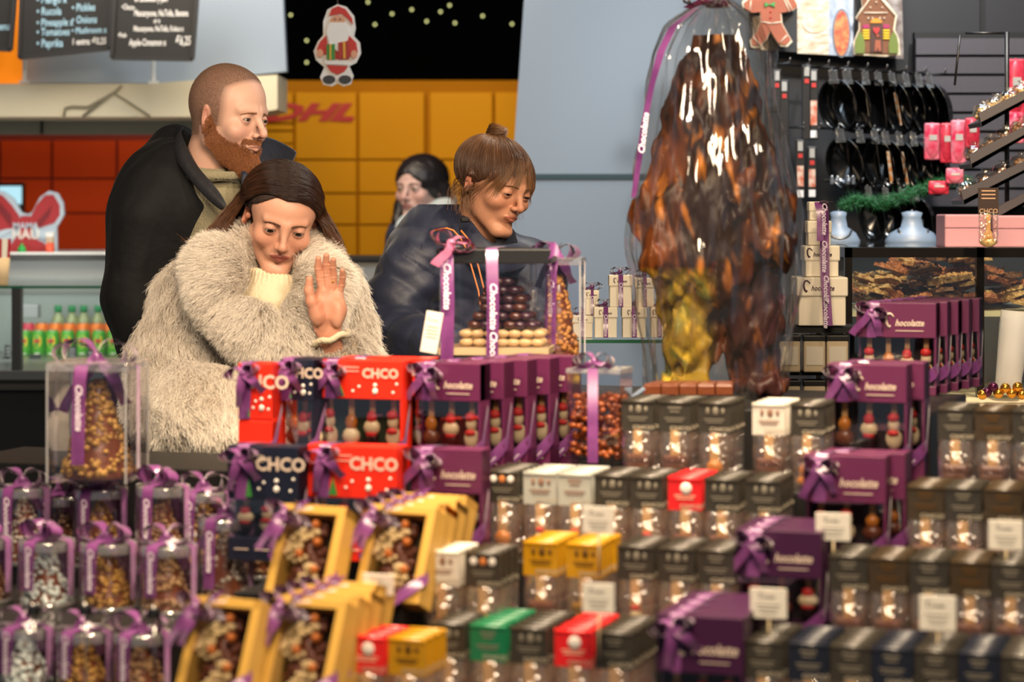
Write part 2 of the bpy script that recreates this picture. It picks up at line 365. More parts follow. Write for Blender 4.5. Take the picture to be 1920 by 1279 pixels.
def facecol(q, o, base, lipc, tn=1.0):
    ax = np.abs(q[:, 0]); n = len(q); c = np.tile(np.array(lin(base)[:3]), (n, 1)); q1 = q.copy(); q1[:, 0] = ax
    def bl(w_, col): 
        nonlocal c; c = c*(1-w_[:, None])+np.array(lin(col)[:3])*w_[:, None]
    f = lambda d, s: np.clip(1-d/s, 0, 1)
    bl(.20*f(ell(q1, (.04, -.075, -.03), (.016, .02, .014)), .02), o.get('blush', '#b5543f'))
    bl(.22*f(ell(q, (0, -.108, -.03), (.008, .01, .008)), .012), o.get('blush', '#b5543f'))
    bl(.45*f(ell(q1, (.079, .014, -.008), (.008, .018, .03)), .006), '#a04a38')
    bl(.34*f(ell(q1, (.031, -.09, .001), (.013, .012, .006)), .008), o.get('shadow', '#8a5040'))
    sl = ell(q1, (.0312, -.088, o.get('slz', 0)), (.0125, .012, o.get('lid', .0042)))
    up = (q[:, 2] > o.get('slz', 0)-.001)
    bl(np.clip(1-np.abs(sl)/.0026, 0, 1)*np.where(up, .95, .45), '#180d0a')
    lp = np.minimum(cone(q1, (.0018, -.0935, -.0547), (.0195, -.0858, -.0585), .0040, .0020), cone(q1, (0, -.093, -.0645), (.0165, -.0858, -.0615), .0052, .0024))
    bl(np.clip(1-lp/.0013, 0, 1)*o.get('lipw', .85), lipc)
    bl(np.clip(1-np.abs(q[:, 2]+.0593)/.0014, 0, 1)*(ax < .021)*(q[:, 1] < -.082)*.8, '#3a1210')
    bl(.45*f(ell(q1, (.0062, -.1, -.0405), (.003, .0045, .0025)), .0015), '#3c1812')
    return c
def eyes(parent, R, c, s, org, gaze, iris='#3a2415', big=.86):
    for k in (-1, 1):
        V, F = ico(4); V = np.array([tuple(v) for v in V], np.float32); g = unit(np.array(gaze, float)); a = V@g
        col = np.tile(np.array(lin('#a0948a')[:3]), (len(V), 1)); col[a > big] = lin(iris)[:3]; col[a > .955] = (.004, .004, .004)
        P = (V*.0125+np.array((k*.031, -.0735, 0)))*s@R.T+np.array(c)-np.array(org)
        me = bpy.data.meshes.new('eye'); me.from_pydata(P.tolist(), [], F); me.polygons.foreach_set('use_smooth', [True]*len(F)); me.materials.append(EYE)
        at = me.color_attributes.new('Col', 'FLOAT_COLOR', 'POINT'); at.data.foreach_set('color', np.concatenate([col, np.ones((len(V), 1))], 1).astype(np.float32).ravel())
        o = bpy.data.objects.new('eye', me); COL.objects.link(o); o.parent = parent
def brows(parent, R, c, s, org, o, m, y=.0175, thick=.0035, n=170, arch=.004):
    S = []
    for k in (-1, 1):
        t = rng.random(n); x = .011+.033*t; z = y+arch*np.sin(t*2.4)-.004*t*t+rng.normal(size=n)*thick*(.45-.25*t)
        q = np.stack([k*x, np.full(n, -.12), z], 1).astype(np.float32)
        for _ in range(30): q[:, 1] += head_sdf(q, o)*.8
        for i in range(n):
            p = q[i]; dd = np.array((k*.0055, .0012*t[i]*3, .0018*(1-2*t[i]))); S.append([p, p+dd*.5+(0, -.0010, 0), p+dd+(0, -.0003, 0)])
    S = np.array(S)*s@R.T+np.array(c); return hair('eyebrow_hair', S, .00022, .0001, m, parent, org)
def lower_body(c, z0, z1, foot=0, w_=.15, dpt=.11, lean=(0, 0)):
    """coarse torso, hips and legs; c = (x, y) at the floor"""
    x, y = c
    def f(p):
        d = ell(p, (x+lean[0]*.6, y+lean[1]*.6, (z0+z1)/2), (w_, dpt, (z1-z0)/2+.02))
        for k in (-1, 1):
            d = smin(d, chain(p, [(x+k*.085, y, z0+.03), (x+k*.09, y-.01, .48), (x+k*.09, y+.02, .08)], [.085, .058, .042], .02), .05)
            d = smin(d, cone(p, (x+k*.09, y+.03, .04), (x+k*.1, y-.14, .03), .035, .03), .03)
        return d
    return f
def person(name, label, root, hf, hlo, hhi, lf, llo, lhi, colf, hres=.0019):
    r = thing(name, label, 'person', root)
    V, F = sdf_mesh(hf, hlo, hhi, hres); V2, F2 = sdf_mesh(lf, llo, lhi, .012)
    C1 = colf(V); C2 = np.tile(np.array((.02, .022, .03)), (len(V2), 1))
    nmesh('body', np.concatenate([V, V2]), np.concatenate([F, F2+len(V)]), SK, r, root, np.concatenate([C1, C2]))
    return r, V, F
# ---------------------------------------------------------------- man in the black jacket
Ym = 5.3; mR = Rm(math.radians(57), math.radians(5), math.radians(2)); mc = np.array(W(432, 222, Ym)); ms = np.array((.95, .875, .99), np.float32)
mo = dict(jaw=.049, chin=.019, brow=.0095, lid=.0027, slz=-.0003, nose=1.2, lips=.8, lipw=.5, blush='#b8604e', shadow='#8c5648')
mneck = np.array(W(385, 345, Ym+.05)); mroot = Vector((mneck[0]+.02, Ym+.08, 0))
def man_head(p):
    q = (p-mc)@mR/ms; d = head_sdf(q, mo)*.9
    n = cone(p, mc+mR@np.array((0, .028, -.03)), mneck, .055, .062); n = smin(n, ell(p, mneck+np.array((.0, .01, -.09)), (.16, .1, .07)), .04)
    return smin(d, n, .02)
def mancol(V):
    q = (V-mc)@mR/ms; c = facecol(q, mo, '#cfa48f', '#a6604f'); ax = np.abs(q[:, 0])
    # cropped scalp hair and beard undertone
    hl = .057+.012*np.cos(ax*40)-.25*np.clip(-q[:, 1]-.055, 0, 1)*0
    top = np.clip((q[:, 2]-(.082-.62*np.clip(q[:, 1]+.075, 0, .2)))/.016, 0, 1)
    side = np.clip((q[:, 1]+.046-.25*np.clip(.02-q[:, 2], 0, 1)-.10*np.clip(.03-q[:, 2], -1, 0))/.022, 0, 1)*np.clip((q[:, 2]+.045+.0*ax)/.02, 0, 1)
    back = np.clip((q[:, 1]-.035)/.01, 0, 1)*np.clip((q[:, 2]+.06)/.02, 0, 1)
    h = np.clip(np.maximum(np.maximum(top, side*(q[:, 2] > -.02)), back), 0, 1)*(np.where(ell(np.c_[ax, q[:, 1:]], (.079, .012, -.008), (.012, .024, .036)) < 0, 0, 1))
    c = c*(1-.66*h[:, None])+np.array(lin('#5a4236')[:3])*.66*h[:, None]
    b = manbeard(q)*.5; c = c*(1-b[:, None])+np.array(lin('#6e3c24')[:3])*b[:, None]; return c
def manbeard(q):
    ax = np.abs(q[:, 0]); z = q[:, 2]; y = q[:, 1]; n_ = nz(q, 160, 17)*.0035
    top = np.interp(-y, [-.02, .0, .02, .045, .065, .08, .1], [.01, .004, -.030, -.046, -.052, -.056, -.060])
    bot = np.interp(-y, [-.03, -.005, .02, .07, .09], [-.045, -.062, -.092, -.128, -.13])
    side = np.clip((top-z+n_)/.008, 0, 1)*np.clip((z-bot+n_)/.006, 0, 1)*np.clip((.012-.15*np.clip(z+.03, -.1, .05)-y+n_)/.006, 0, 1)
    mus = np.clip((-.0405-z)/.003, 0, 1)*(z > -.054)*(ax < .034)*(y < -.07)
    lip = (z > -.068)*(z < -.054)*(ax < .021)*(y < -.083)
    r = np.clip(np.maximum(side*(ax > .012+.0*z)+side*(z < -.07), mus), 0, 1)*(1-lip)
    return r
mlo = mc-np.array((.2, .2, .34)); mhi = mc+np.array((.2, .22, .15))
man, V, F = person('person', 'tall man with cropped hair and a red beard in a black jacket, looking aside', mroot, man_head, mlo, mhi,
                   lower_body((mroot.x, mroot.y), .85, 1.42), (mroot.x-.4, Ym-.4, 0), (mroot.x+.4, Ym+.5, 1.5), mancol)
eyes(man, mR, mc, ms, mroot, (.10, -1, -.16), '#2c2c24')
brows(man, mR, mc, ms, mroot, mo, hairmat('brow_fair', '#7a4a30', '#9a6a45'), y=.0145, thick=.003, arch=.001)
P, N = scatter(V, F, 30000, lambda p: np.clip(manbeard((p-mc)@mR/ms), 0, 1), 3)
dn = mR@np.array((0, -.25, -1.)); L_ = (.005+.006*rng.random(len(P)))[:, None]; qq = (P-mc)@mR
L_ = L_*np.where(qq[:, 2:3] > -.056, .5, 1)
j = rng.normal(size=P.shape)*.32; d1 = unit(N*.75+dn*.6+j); d2 = unit(N*.15+dn+rng.normal(size=P.shape)*.5)
hair('beard', np.stack([P-N*.001, P+d1*L_*.5, P+d1*L_*.5+d2*L_*.5], 1), .00024, .0001, hairmat('beard_red', '#54301c', '#a0653c', var=.45), man, mroot)
def scalp(p):
    q = (p-mc)@mR/ms; c = mancol(p); hh = np.clip((.33-c[:, 0])/.12, 0, 1); return hh*(manbeard(q) < .1)*(np.abs(q[:, 0]) < .2)*(q[:, 2] > -.06)
P, N = scatter(V, F, 42000, scalp, 4); d1 = unit(N+rng.normal(size=P.shape)*.5)
hair('cropped_hair', np.stack([P, P+d1*.0022], 1), .00009, .00006, hairmat('crop', '#6a5040', '#80644f', var=.1), man, mroot)
# jacket
BLK = mat('black_jacket', '#070709', .75, sheen=.03, spec=.3, bump=.25, bscale=30); BLK2 = mat('jacket_lining', '#232226', .6, bump=.2, bscale=60)
SH = [W(268, 395, Ym-.03), W(560, 400, Ym+.18)]
def folds(p, s, a, seed): return a*nz(p*np.array((1, 1, .45), np.float32), s, seed)
def man_jacket(p):
    d = chain(p, [W(345, 395, Ym+.05), W(372, 560, Ym+.07), W(385, 900, Ym+.08)], [.16, .175, .17], .05, (1, 1.25, 1))
    d = smin(d, cone(p, W(300, 385, Ym+.02), W(500, 385, Ym+.14), .085, .085), .06)
    d = smin(d, chain(p, [W(268, 412, Ym-.02), W(252, 560, Ym-.02), W(300, 730, Ym-.12)], [.072, .066, .06], .03), .03)
    d = smin(d, chain(p, [W(530, 405, Ym+.16), W(560, 600, Ym+.2), W(540, 760, Ym+.1)], [.08, .07, .06], .03), .03)
    d = smin(d, chain(p, [W(300, 300, Ym+.1), W(330, 275, Ym+.12), W(360, 300, Ym+.13)], [.035, .045, .04], .03), .05)
    d = smin(d, chain(p, [W(290, 330, Ym+.03), W(305, 345, Ym+.02), W(330, 330, Ym-.0)], [.04, .045, .035], .03), .05)
    d = d+folds(p, 14, .006, 5)+folds(p, 40, .0012, 6)
    # neck opening, a wedge down the chest
    cut = chain(p, [W(395, 285, Ym-.02), W(412, 345, Ym-.05), W(430, 400, Ym-.14)], [.066, .050, .018], .02)
    cut = smin(cut, ell(p, mc+np.array((0, 0, -.05)), (.1, .1, .08)), .02)
    return smax(d, -cut, .012)
jk, V, F = sdf_obj('jacket', man_jacket, W(170, 215, Ym-.0)-Vector((0, .4, 0)), W(650, 215, Ym)+Vector((0, .45, 0)), .0045, BLK, man, mroot) if False else (None, None, None)
a = W(180, 960, Ym); b_ = W(680, 215, Ym)
jk, V, F = sdf_obj('jacket', man_jacket, (a.x, Ym-.4, a.z), (b_.x, Ym+.5, b_.z), .0045, BLK, man, mroot)
# standing collar flaps (sub-parts of the jacket)
def flap(pts, th=.006, w_=.0):
    n = len(pts)//2; A = [Vector(x) for x in pts[:n]]; B = [Vector(x) for x in pts[n:]]; return A, B
def sheet(name, rails, m, parent, org, th=.007, sub=2, m2=None):
    """rails: list of rows of points, lofted and thickened"""
    R_ = [[Vector(q) for q in row] for row in rails]; nr, nc = len(R_), len(R_[0]); vs = [q-Vector(org) for row in R_ for q in row]
    fs = [(i*nc+j, i*nc+j+1, (i+1)*nc+j+1, (i+1)*nc+j) for i in range(nr-1) for j in range(nc-1)]
    me = bpy.data.meshes.new(name); me.from_pydata([tuple(v) for v in vs], [], fs); me.polygons.foreach_set('use_smooth', [True]*len(fs)); me.materials.append(m)
    if m2: me.materials.append(m2)
    o = bpy.data.objects.new(name, me); COL.objects.link(o); o.parent = parent
    s = o.modifiers.new('s', 'SOLIDIFY'); s.thickness = th; s.offset = 0
    u = o.modifiers.new('u', 'SUBSURF'); u.levels = sub; u.render_levels = sub; return o
sheet('collar', [[W(322, 300, Ym+.1), W(318, 285, Ym+.03), W(328, 300, Ym-.05), W(352, 335, Ym-.10), W(385, 372, Ym-.15), W(418, 400, Ym-.17)],
                 [W(336, 262, Ym+.1), W(325, 262, Ym+.03), W(330, 275, Ym-.055), W(358, 320, Ym-.11), W(395, 358, Ym-.16), W(424, 392, Ym-.18)],
                 [W(350, 235, Ym+.1), W(337, 238, Ym+.04), W(345, 262, Ym-.03), W(372, 318, Ym-.08), W(405, 348, Ym-.14), W(428, 385, Ym-.175)]], BLK2, jk, mroot, .008)
sheet('collar', [[W(455, 385, Ym-.10), W(470, 350, Ym-.03), W(490, 330, Ym+.06), W(520, 330, Ym+.12)],
                 [W(452, 350, Ym-.09), W(475, 310, Ym-.03), W(510, 302, Ym+.05), W(549, 310, Ym+.12)],
                 [W(450, 322, Ym-.06), W(470, 272, Ym-.01), W(505, 268, Ym+.05), W(558, 290, Ym+.12)],
                 [W(455, 312, Ym-.04), W(474, 250, Ym+.0), W(510, 256, Ym+.05), W(560, 284, Ym+.12)]], mat('navy_collar', '#1d1f2a', .4, sheen=.3, bump=.2, bscale=50), jk, mroot, .007)
KH = mat('khaki_knit', '#8d8468', .85, bump=.5, bscale=220, sheen=.3)
def tee(p):
    d = cone(p, W(392, 335, Ym+.03), W(425, 480, Ym+.0), .070, .112)
    d = smax(d, -cone(p, W(395, 230, Ym+.02), W(396, 280, Ym+.01), .060, .060), .006)
    return smin(d, np.abs(ell(p, W(396, 330, Ym-.012), (.069, .069, .03)))-.0025+np.maximum(0, np.abs(p[:, 2]-W(0, 330, Ym).z)-.008), .004)
a = W(300, 520, Ym); b_ = W(520, 300, Ym)
sdf_obj('tee_shirt', tee, (a.x, Ym-.2, a.z), (b_.x, Ym+.2, b_.z), .003, KH, man, mroot)
# ---------------------------------------------------------------- woman in the fur coat
Yw = 4.95; wR = Rm(math.radians(13), math.radians(25), math.radians(8)); wc = np.array(W(529, 405, Yw)); ws = .93
wo = dict(top=.017, jaw=.045, chin=.016, brow=.0055, lid=.0039, slz=-.0013, nose=.86, ntip=1.15, iris=.80, lips=.95, lipw=.85, blush='#c0705a', shadow='#7a4636')
wneck = np.array(W(505, 560, Yw+.06)); wroot = Vector((W(480, 0, Yw).x, Yw+.1, 0))
HC = np.array(W(612, 588, 4.76))          # middle of the raised palm
YH = 4.775
def hand_left(p):
    """palm towards the camera, fingers up, thumb on the picture's left; unit = metres"""
    P = lambda px, py, dy=0: np.array(W(px, py, YH+dy))
    d = chain(p, [P(622, 665, .04), P(619, 632, .018)], [.026, .0215], .01, (1, 1.35, 1))
    palm = chain(p, [P(608, 612, .008), P(603, 580, .0), P(607, 549, .0)], [.0215, .0235, .0165], .01, (1, 1.9, 1))
    palm = smin(palm, chain(p, [P(621, 610, .008), P(628, 580, .0), P(630, 556, .003)], [.0205, .0215, .0155], .01, (1, 1.9, 1)), .012)
    palm = smin(palm, ell(p, P(595, 586, -.011), (.0155, .013, .026)), .013)
    palm = smin(palm, ell(p, P(632, 590, -.008), (.013, .0105, .026)), .013)
    palm = smax(palm, -ell(p, P(613, 578, -.026), (.013, .0125, .02)), .012)
    d = smin(d, palm, .016)
    fg = [([(604, 546, 0), (599, 522, -.003), (596, 502, -.009), (597, 485, -.017)], .0074),
          ([(614, 541, 0), (612, 514, -.004), (611, 494, -.011), (612, 479, -.020)], .0076),
          ([(625, 543, .003), (625, 518, -.003), (624, 500, -.011), (625, 487, -.020)], .0073),
          ([(636, 553, .006), (641, 533, .0), (643, 518, -.008), (642, 507, -.017)], .0066)]
    for pts, r in fg: d = smin(d, chain(p, [P(*a) for a in pts], [r*1.02, r, r*.93, r*.76], .003), .0024)
    d = smin(d, chain(p, [P(595, 590, -.010), P(584, 566, -.017), P(579, 545, -.019), P(580, 524, -.022)], [.0135, .0105, .0088, .0072], .006), .006)
    for a, b in (((588, 574), (612, 562)), ((600, 556), (636, 566)), ((606, 551), (634, 553))):
        d = d+.0011*np.clip(1-cone(p, P(*a, -.02), P(*b, -.02), .001, .001)/.004, 0, 1)
    for pts, r in fg:
        for k in (1, 2): d = d+.0008*np.clip(1-np.abs(p[:, 2]-P(*pts[k])[2])/.002, 0, 1)*(np.abs(p[:, 0]-P(*pts[k])[0]) < .008)
    return d
def wom_head(p):
    q = (p-wc)@wR/ws; d = head_sdf(q, wo)*ws
    return smin(d, smin(cone(p, wc+wR@np.array((0, .03, -.045)), wneck, .046, .05), ell(p, wneck+np.array((0, .02, -.1)), (.15, .09, .06)), .04), .02)
def womcol(V):
    q = (V-wc)@wR/ws; c = facecol(q, wo, '#d09a80', '#7c302c'); return c
wlo = wc-np.array((.19, .19, .34)); whi = wc+np.array((.19, .22, .15))
wom, V, F = person('person', 'woman in a cream fur coat raising one hand, looking down', wroot, wom_head, wlo, whi, lower_body((wroot.x, wroot.y), .8, 1.25, w_=.13, dpt=.09), (wroot.x-.35, Yw-.25, 0), (wroot.x+.35, Yw+.4, 1.32), womcol)
bd = [c for c in wom.children if c.name.startswith('body')][0]
V2, F2 = sdf_mesh(hand_left, np.array(W(560, 680, YH))-np.array((0, .09, 0)), np.array(W(665, 468, YH))+np.array((0, .1, 0)), .0012)
# the hand joins the same body mesh
def handcol(V):
    c = np.tile(np.array(lin('#d8a184')[:3]), (len(V), 1)); t = .5+.5*nz(V, 60, 9); r = np.array(lin('#c0654c')[:3]); k = .12+.25*np.clip(t, 0, 1); return c*(1-k[:, None])+r*k[:, None]
me = bd.data; v0 = np.zeros(len(me.vertices)*3, np.float32); me.vertices.foreach_get('co', v0); v0 = v0.reshape(-1, 3)+np.array(wroot, np.float32)
f0 = np.zeros(len(me.loops), np.int32); me.loops.foreach_get('vertex_index', f0); f0 = f0.reshape(-1, 4)
c0 = np.zeros(len(v0)*4, np.float32); me.color_attributes['Col'].data.foreach_get('color', c0); c0 = c0.reshape(-1, 4)[:, :3]
nb_ = nmesh('body', np.concatenate([v0, V2]), np.concatenate([f0, F2[(F2 >= 0).all(1)]+len(v0)]), SK, None, wroot, np.concatenate([c0, handcol(V2)]))
bd.data = nb_.data; bpy.data.objects.remove(nb_)
eyes(wom, wR, wc, ws, wroot, (.0, -1, -.26), '#1c120c', .80)
brows(wom, wR, wc, ws, wroot, wo, hairmat('brow_brown', '#4a2e1e', '#5f4028'), y=.0155, thick=.0030, arch=.004)
GOLD = mat('gold_metal', '#d8a850', .25, 1)
b = MB(); ring = W(625, 528, YH)-wroot; b.lathe([(.0093, -.0012), (.0098, -.0012), (.0098, .0012), (.0093, .0012)], GOLD, 20, TR(ring, (0, .05, 0), .78), cap=False)
b.ell(ring+Vector((0, -.0085, 0)), .0028, GOLD, 1); b.build('ring', wom)
b = MB(); e0 = Vector(wc+wR@np.array((-.079*ws, .008, -.045)))-wroot
for i in range(3): b.lathe([(.0052+.001*i, -.0014), (.0066+.001*i, 0), (.0052+.001*i, .0014), (.004+.001*i, 0), (.0052+.001*i, -.0014)], GOLD, 14, TR(e0+Vector((0.001, -.006, -.006-.012*i)), (1.3, .4*i, .5)), cap=False)
b.ell(e0+Vector((.004, -.006, -.046)), (.005, .005, .0065), mat('pearl', '#e9dfce', .2), 2); b.build('earring', wom)
# hair: scalp cap, then strands from the parting
DH = mat('hair_cap', '#2a180e', .75, bump=.6, bscale=90, stretch=(1, 1, .15))
def wom_cap(p):
    q = (p-wc)@wR/ws; d = cap_sdf(q, wo, .005, low=.16)
    d = smin(d, smax(ell(q, (0, .065, -.07), (.07, .05, .09)), -q[:, 1]+.01, .01), .02)
    return (d+.004*np.clip(1-np.abs(q[:, 0]+.004)/.003, 0, 1)*(q[:, 2] > .07))*ws
cap, V, F = sdf_obj('hair_base', wom_cap, wlo, whi, .0028, DH, wom, wroot)
def wstrands(n, side, seed, tuck):
    r = np.random.default_rng(seed); S = []
    for i in range(n):
        u = r.random()**1.25; g = r.random()
        y0 = -.0685+.184*u                                   # along the parting
        x0 = -.004
        def surf(phi, y):                                  # hull cross-section at depth y
            k = math.sqrt(max(.03, 1-((y-.026)/.109)**2)); off = 1.0+.04*g
            return np.array((x0+side*math.sin(phi)*.0865*k*off, y, .028+math.cos(phi)*.080*k*off))
        pts = []
        pk = .35+.75*g; sweep = (.055 if tuck else .032)*(1-u)
        for t in np.linspace(0, 1, 6):
            phi = .0+t*(1.62+.1*g); y = y0+sweep*t**2.0+(.006 if not tuck else .016)*t; y = min(y, .125)
            pts.append(surf(phi, y))
        pts = [wc+wR@(a*ws) for a in push(np.array(pts), wo, .004+.006*g)]; e = pts[-1].copy(); yb = e[1]
        # free fall to the shoulders, drawn back over the collar
        if tuck: tg = np.array(W(362+60*r.random()**1.5+20*u, 452+22*r.random(), Yw-.04+.12*r.random()))
        else: tg = np.array(W(618+34*r.random(), 500+50*r.random()-10*u, Yw-.02+.10*r.random()))
        m1 = e*.55+tg*.45+np.array((side*.022+.004*r.normal(), .01, -.012 if tuck else .01)); m1[2] = e[2]*.5+tg[2]*.5-(.012 if tuck else -.0)
        bez = lambda t: e*(1-t)**2+2*m1*t*(1-t)+tg*t*t
        if tuck: m1 = np.array((e[0]-.028-.01*r.random(), e[1]+.02, e[2]-.040)) 
        pts += [bez(t) for t in (.2, .4, .6, .8, 1)]
        tip = pts[-1]+np.array((-.035 if tuck else .02, .03, -.05+.02*r.normal())); pts.append(tip)
        w_ = r.normal(size=3)*.0012; S.append([q+w_*(k/4)+r.normal(size=3)*.0007 for k, q in enumerate(pts)])
    return np.array(S)
HM = hairmat('brunette', '#24130b', '#6a452c', .4, .4, .35)
hair('long_hair', np.concatenate([wstrands(5500, -1, 11, True), wstrands(4500, 1, 12, False)]), .00055, .00025, HM, wom, wroot)
# turtleneck
KN = mat('cream_knit', '#dfcfae', .9, bump=.3, bscale=150, sheen=.3)
def turtle(p):
    a, b = np.array(W(520, 534, Yw+.02)), np.array(W(508, 600, Yw+.03)); q = p-a; ang = np.arctan2(q[:, 0], -q[:, 1]); rb = .0016*np.sin(ang*40)
    zz = q[:, 2]+.22*q[:, 0]+.12*q[:, 1]; d = cone(p, a-np.array((0, 0, .01)), b, .054, .064); d = smax(d, zz-.004, .004)
    rd = np.sqrt(q[:, 0]**2+q[:, 1]**2)-.050; tor = np.sqrt(rd**2+(np.maximum(np.abs(zz)-.010, 0))**2)-.0125; d = smin(d, tor, .004)+rb
    d = smax(d, -cone(p, a+np.array((0, 0, .004)), wc, .036, .04), .004)
    return smin(d, cone(p, W(512, 575, Yw-.0), W(505, 700, Yw+.01), .07, .1), .015)
a = W(400, 700, Yw); b_ = W(630, 490, Yw)
sdf_obj('turtleneck', turtle, (a.x, Yw-.15, a.z), (b_.x, Yw+.15, b_.z), .0024, KN, wom, wroot)
# coat
FUR0 = mat('fur_backing', '#a89680', .9)
def coat_lo(p):
    d = chain(p, [W(478, 560, Yw+.1), W(478, 700, Yw+.08), W(470, 900, Yw+.1), W(470, 1250, Yw+.12)], [.13, .155, .16, .19], .06, (1, 1.2, 1))
    d = smin(d, cone(p, W(368, 556, Yw+.06), W(605, 548, Yw+.06), .074, .074), .05)
    a = chain(p, [W(355, 575, Yw+.04), W(325, 680, Yw+.02), W(330, 760, Yw-.03)], [.072, .082, .085], .03)
    a = smin(a, chain(p, [W(325, 765, Yw-.04), W(392, 778, Yw-.20), W(450, 790, Yw-.30)], [.088, .082, .072], .03), .025)
    r = chain(p, [W(612, 560, Yw+.05), W(650, 690, Yw+.03)], [.072, .068], .03)
    r = smin(r, chain(p, [W(652, 700, Yw+.01), W(645, 692, 4.87), W(634, 662, 4.82)], [.07, .06, .047], .03), .02)
    r = smax(r, -cone(p, W(630, 650, 4.82), W(616, 580, 4.72), .032, .036), .006)
    d = smin(smin(d, a, .018), r, .018)
    cut = chain(p, [W(520, 480, Yw-.03), W(515, 560, Yw-.07), W(530, 640, Yw-.12)], [.07, .055, .02], .02); d = smax(d, -cut, .012)
    for z, y0, y1 in ((790, 300, 420), ): d = d+0
    return d+.005*nz(p, 22, 21)
def coat_col(p):
    L1 = chain(p, [W(455, 470, Yw+.03), W(405, 500, Yw-.05), W(402, 548, Yw-.10)], [.03, .045, .04], .02)
    L2 = chain(p, [W(415, 580, Yw-.10), W(470, 615, Yw-.11), W(520, 660, Yw-.12), W(545, 700, Yw-.1)], [.032, .046, .042, .03], .02)
    R1 = chain(p, [W(588, 478, Yw+.03), W(606, 530, Yw-.05), W(580, 600, Yw-.10), W(556, 665, Yw-.1)], [.03, .042, .045, .03], .02)
    b = chain(p, [W(455, 470, Yw+.03), W(500, 465, Yw+.12), W(588, 475, Yw+.05)], [.035, .05, .03], .02)
    return smin(smin(smin(L1, b, .02), R1, .004), L2, .004)+.003*nz(p, 30, 23)
a = W(225, 1010, Yw); b_ = W(745, 440, Yw)
coat, V, F = sdf_obj('fur_coat', coat_lo, (a.x, Yw-.42, a.z), (b_.x, Yw+.32, b_.z), .006, FUR0, wom, wroot)
a = W(340, 740, Yw); b_ = W(680, 430, Yw)
cl_, V3, F3 = sdf_obj('collar', coat_col, (a.x, Yw-.25, a.z), (b_.x, Yw+.2, b_.z), .006, FUR0, coat, wroot)
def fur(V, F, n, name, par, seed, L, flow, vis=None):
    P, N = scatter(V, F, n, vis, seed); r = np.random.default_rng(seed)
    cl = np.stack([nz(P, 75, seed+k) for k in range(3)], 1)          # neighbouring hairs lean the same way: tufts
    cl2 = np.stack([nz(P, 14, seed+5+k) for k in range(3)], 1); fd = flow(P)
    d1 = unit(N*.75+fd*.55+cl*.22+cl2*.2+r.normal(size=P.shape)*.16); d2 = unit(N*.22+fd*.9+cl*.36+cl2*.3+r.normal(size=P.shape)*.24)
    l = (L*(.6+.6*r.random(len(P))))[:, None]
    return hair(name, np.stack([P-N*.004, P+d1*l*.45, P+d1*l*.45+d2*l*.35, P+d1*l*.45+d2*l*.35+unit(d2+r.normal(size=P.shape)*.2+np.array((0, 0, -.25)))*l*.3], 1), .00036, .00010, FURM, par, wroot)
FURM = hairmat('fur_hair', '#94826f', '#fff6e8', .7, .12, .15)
def flow1(P):
    f = np.tile(np.array((0, -.1, -1.)), (len(P), 1)); s = (P[:, 2] < W(0, 740, 4.9).z) & (P[:, 1] < Yw+.06) & (P[:, 0] < W(470, 0, 4.9).x)
    f[s] = np.array((.65, -.5, -.65)); return f
def facing(p): return np.where(p[:, 1] < Yw+.16, 1.0, .25)*np.where(p[:, 2] > W(0, 930, Yw).z, 1, .3)
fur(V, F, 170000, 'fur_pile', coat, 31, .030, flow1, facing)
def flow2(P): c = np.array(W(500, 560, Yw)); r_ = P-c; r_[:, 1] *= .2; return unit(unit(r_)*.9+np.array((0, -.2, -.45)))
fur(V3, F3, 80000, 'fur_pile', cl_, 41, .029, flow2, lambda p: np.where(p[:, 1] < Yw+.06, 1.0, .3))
b = MB(); cu = W(622, 634, 4.795)-wroot; b.tube([cu+Vector((math.cos(t)*.033, math.sin(t)*.03-.002, .010*math.cos(t)+.003*math.sin(5*t))) for t in np.linspace(0, 2*PI, 25)], .0065, KN, 8); b.build('knit_cuff', wom)
# ---------------------------------------------------------------- girl in the navy padded jacket
Yg = 5.4; gR = Rm(math.radians(46), math.radians(19), math.radians(7)); gc = np.array(W(929, 346, Yg)); gs = np.array((.95, .92, .88), np.float32)
go = dict(top=.013, jaw=.039, chin=.013, brow=.0055, lid=.0022, slz=-.0030, nose=.9, lips=.8, lipw=.6, smile=.0006, blush='#c0644c', shadow='#9a5a44')
gneck = np.array(W(900, 470, Yg+.06)); groot = Vector((W(840, 0, Yg).x, Yg+.12, 0))
def girl_head(p):
    q = (p-gc)@gR/gs; d = head_sdf(q, go)*.92
    return smin(d, smin(cone(p, gc+gR@np.array((0, .028, -.04)), gneck, .046, .05), ell(p, gneck+np.array((-.03, .03, -.08)), (.13, .1, .06)), .04), .02)
glo = gc-np.array((.2, .2, .3)); ghi = gc+np.array((.2, .22, .15))
girl, V, F = person('person', 'young woman with a hair bun in a navy padded jacket, leaning forward', groot, girl_head, glo, ghi, lower_body((groot.x, groot.y), .8, 1.28, w_=.13, dpt=.09), (groot.x-.35, Yg-.25, 0), (groot.x+.35, Yg+.5, 1.34),
                    lambda V: facecol((V-gc)@gR/gs, go, '#cf9474', '#b0584a'))
eyes(girl, gR, gc, gs, groot, (.0, -1, -.35), '#1c120c', .8)
brows(girl, gR, gc, gs, groot, go, hairmat('brow_brown', '#4a2e1e', '#5f4028'), thick=.0024, n=120)
LH = mat('hair_cap_brown', '#4f3524', .45, bump=.6, bscale=90, stretch=(1, 1, .2))
def girl_cap(p):
    q = (p-gc)@gR/gs; return smin(cap_sdf(q, go, .004, low=.055, fy=.034, sl=.1), ell(q, (0, .052, .112), (.018, .018, .016)), .006)*.92
sdf_obj('hair_base', girl_cap, glo, ghi, .0028, LH, girl, groot)
GM = hairmat('light_brown', '#4f3320', '#8a6240', .38, .35, .5)
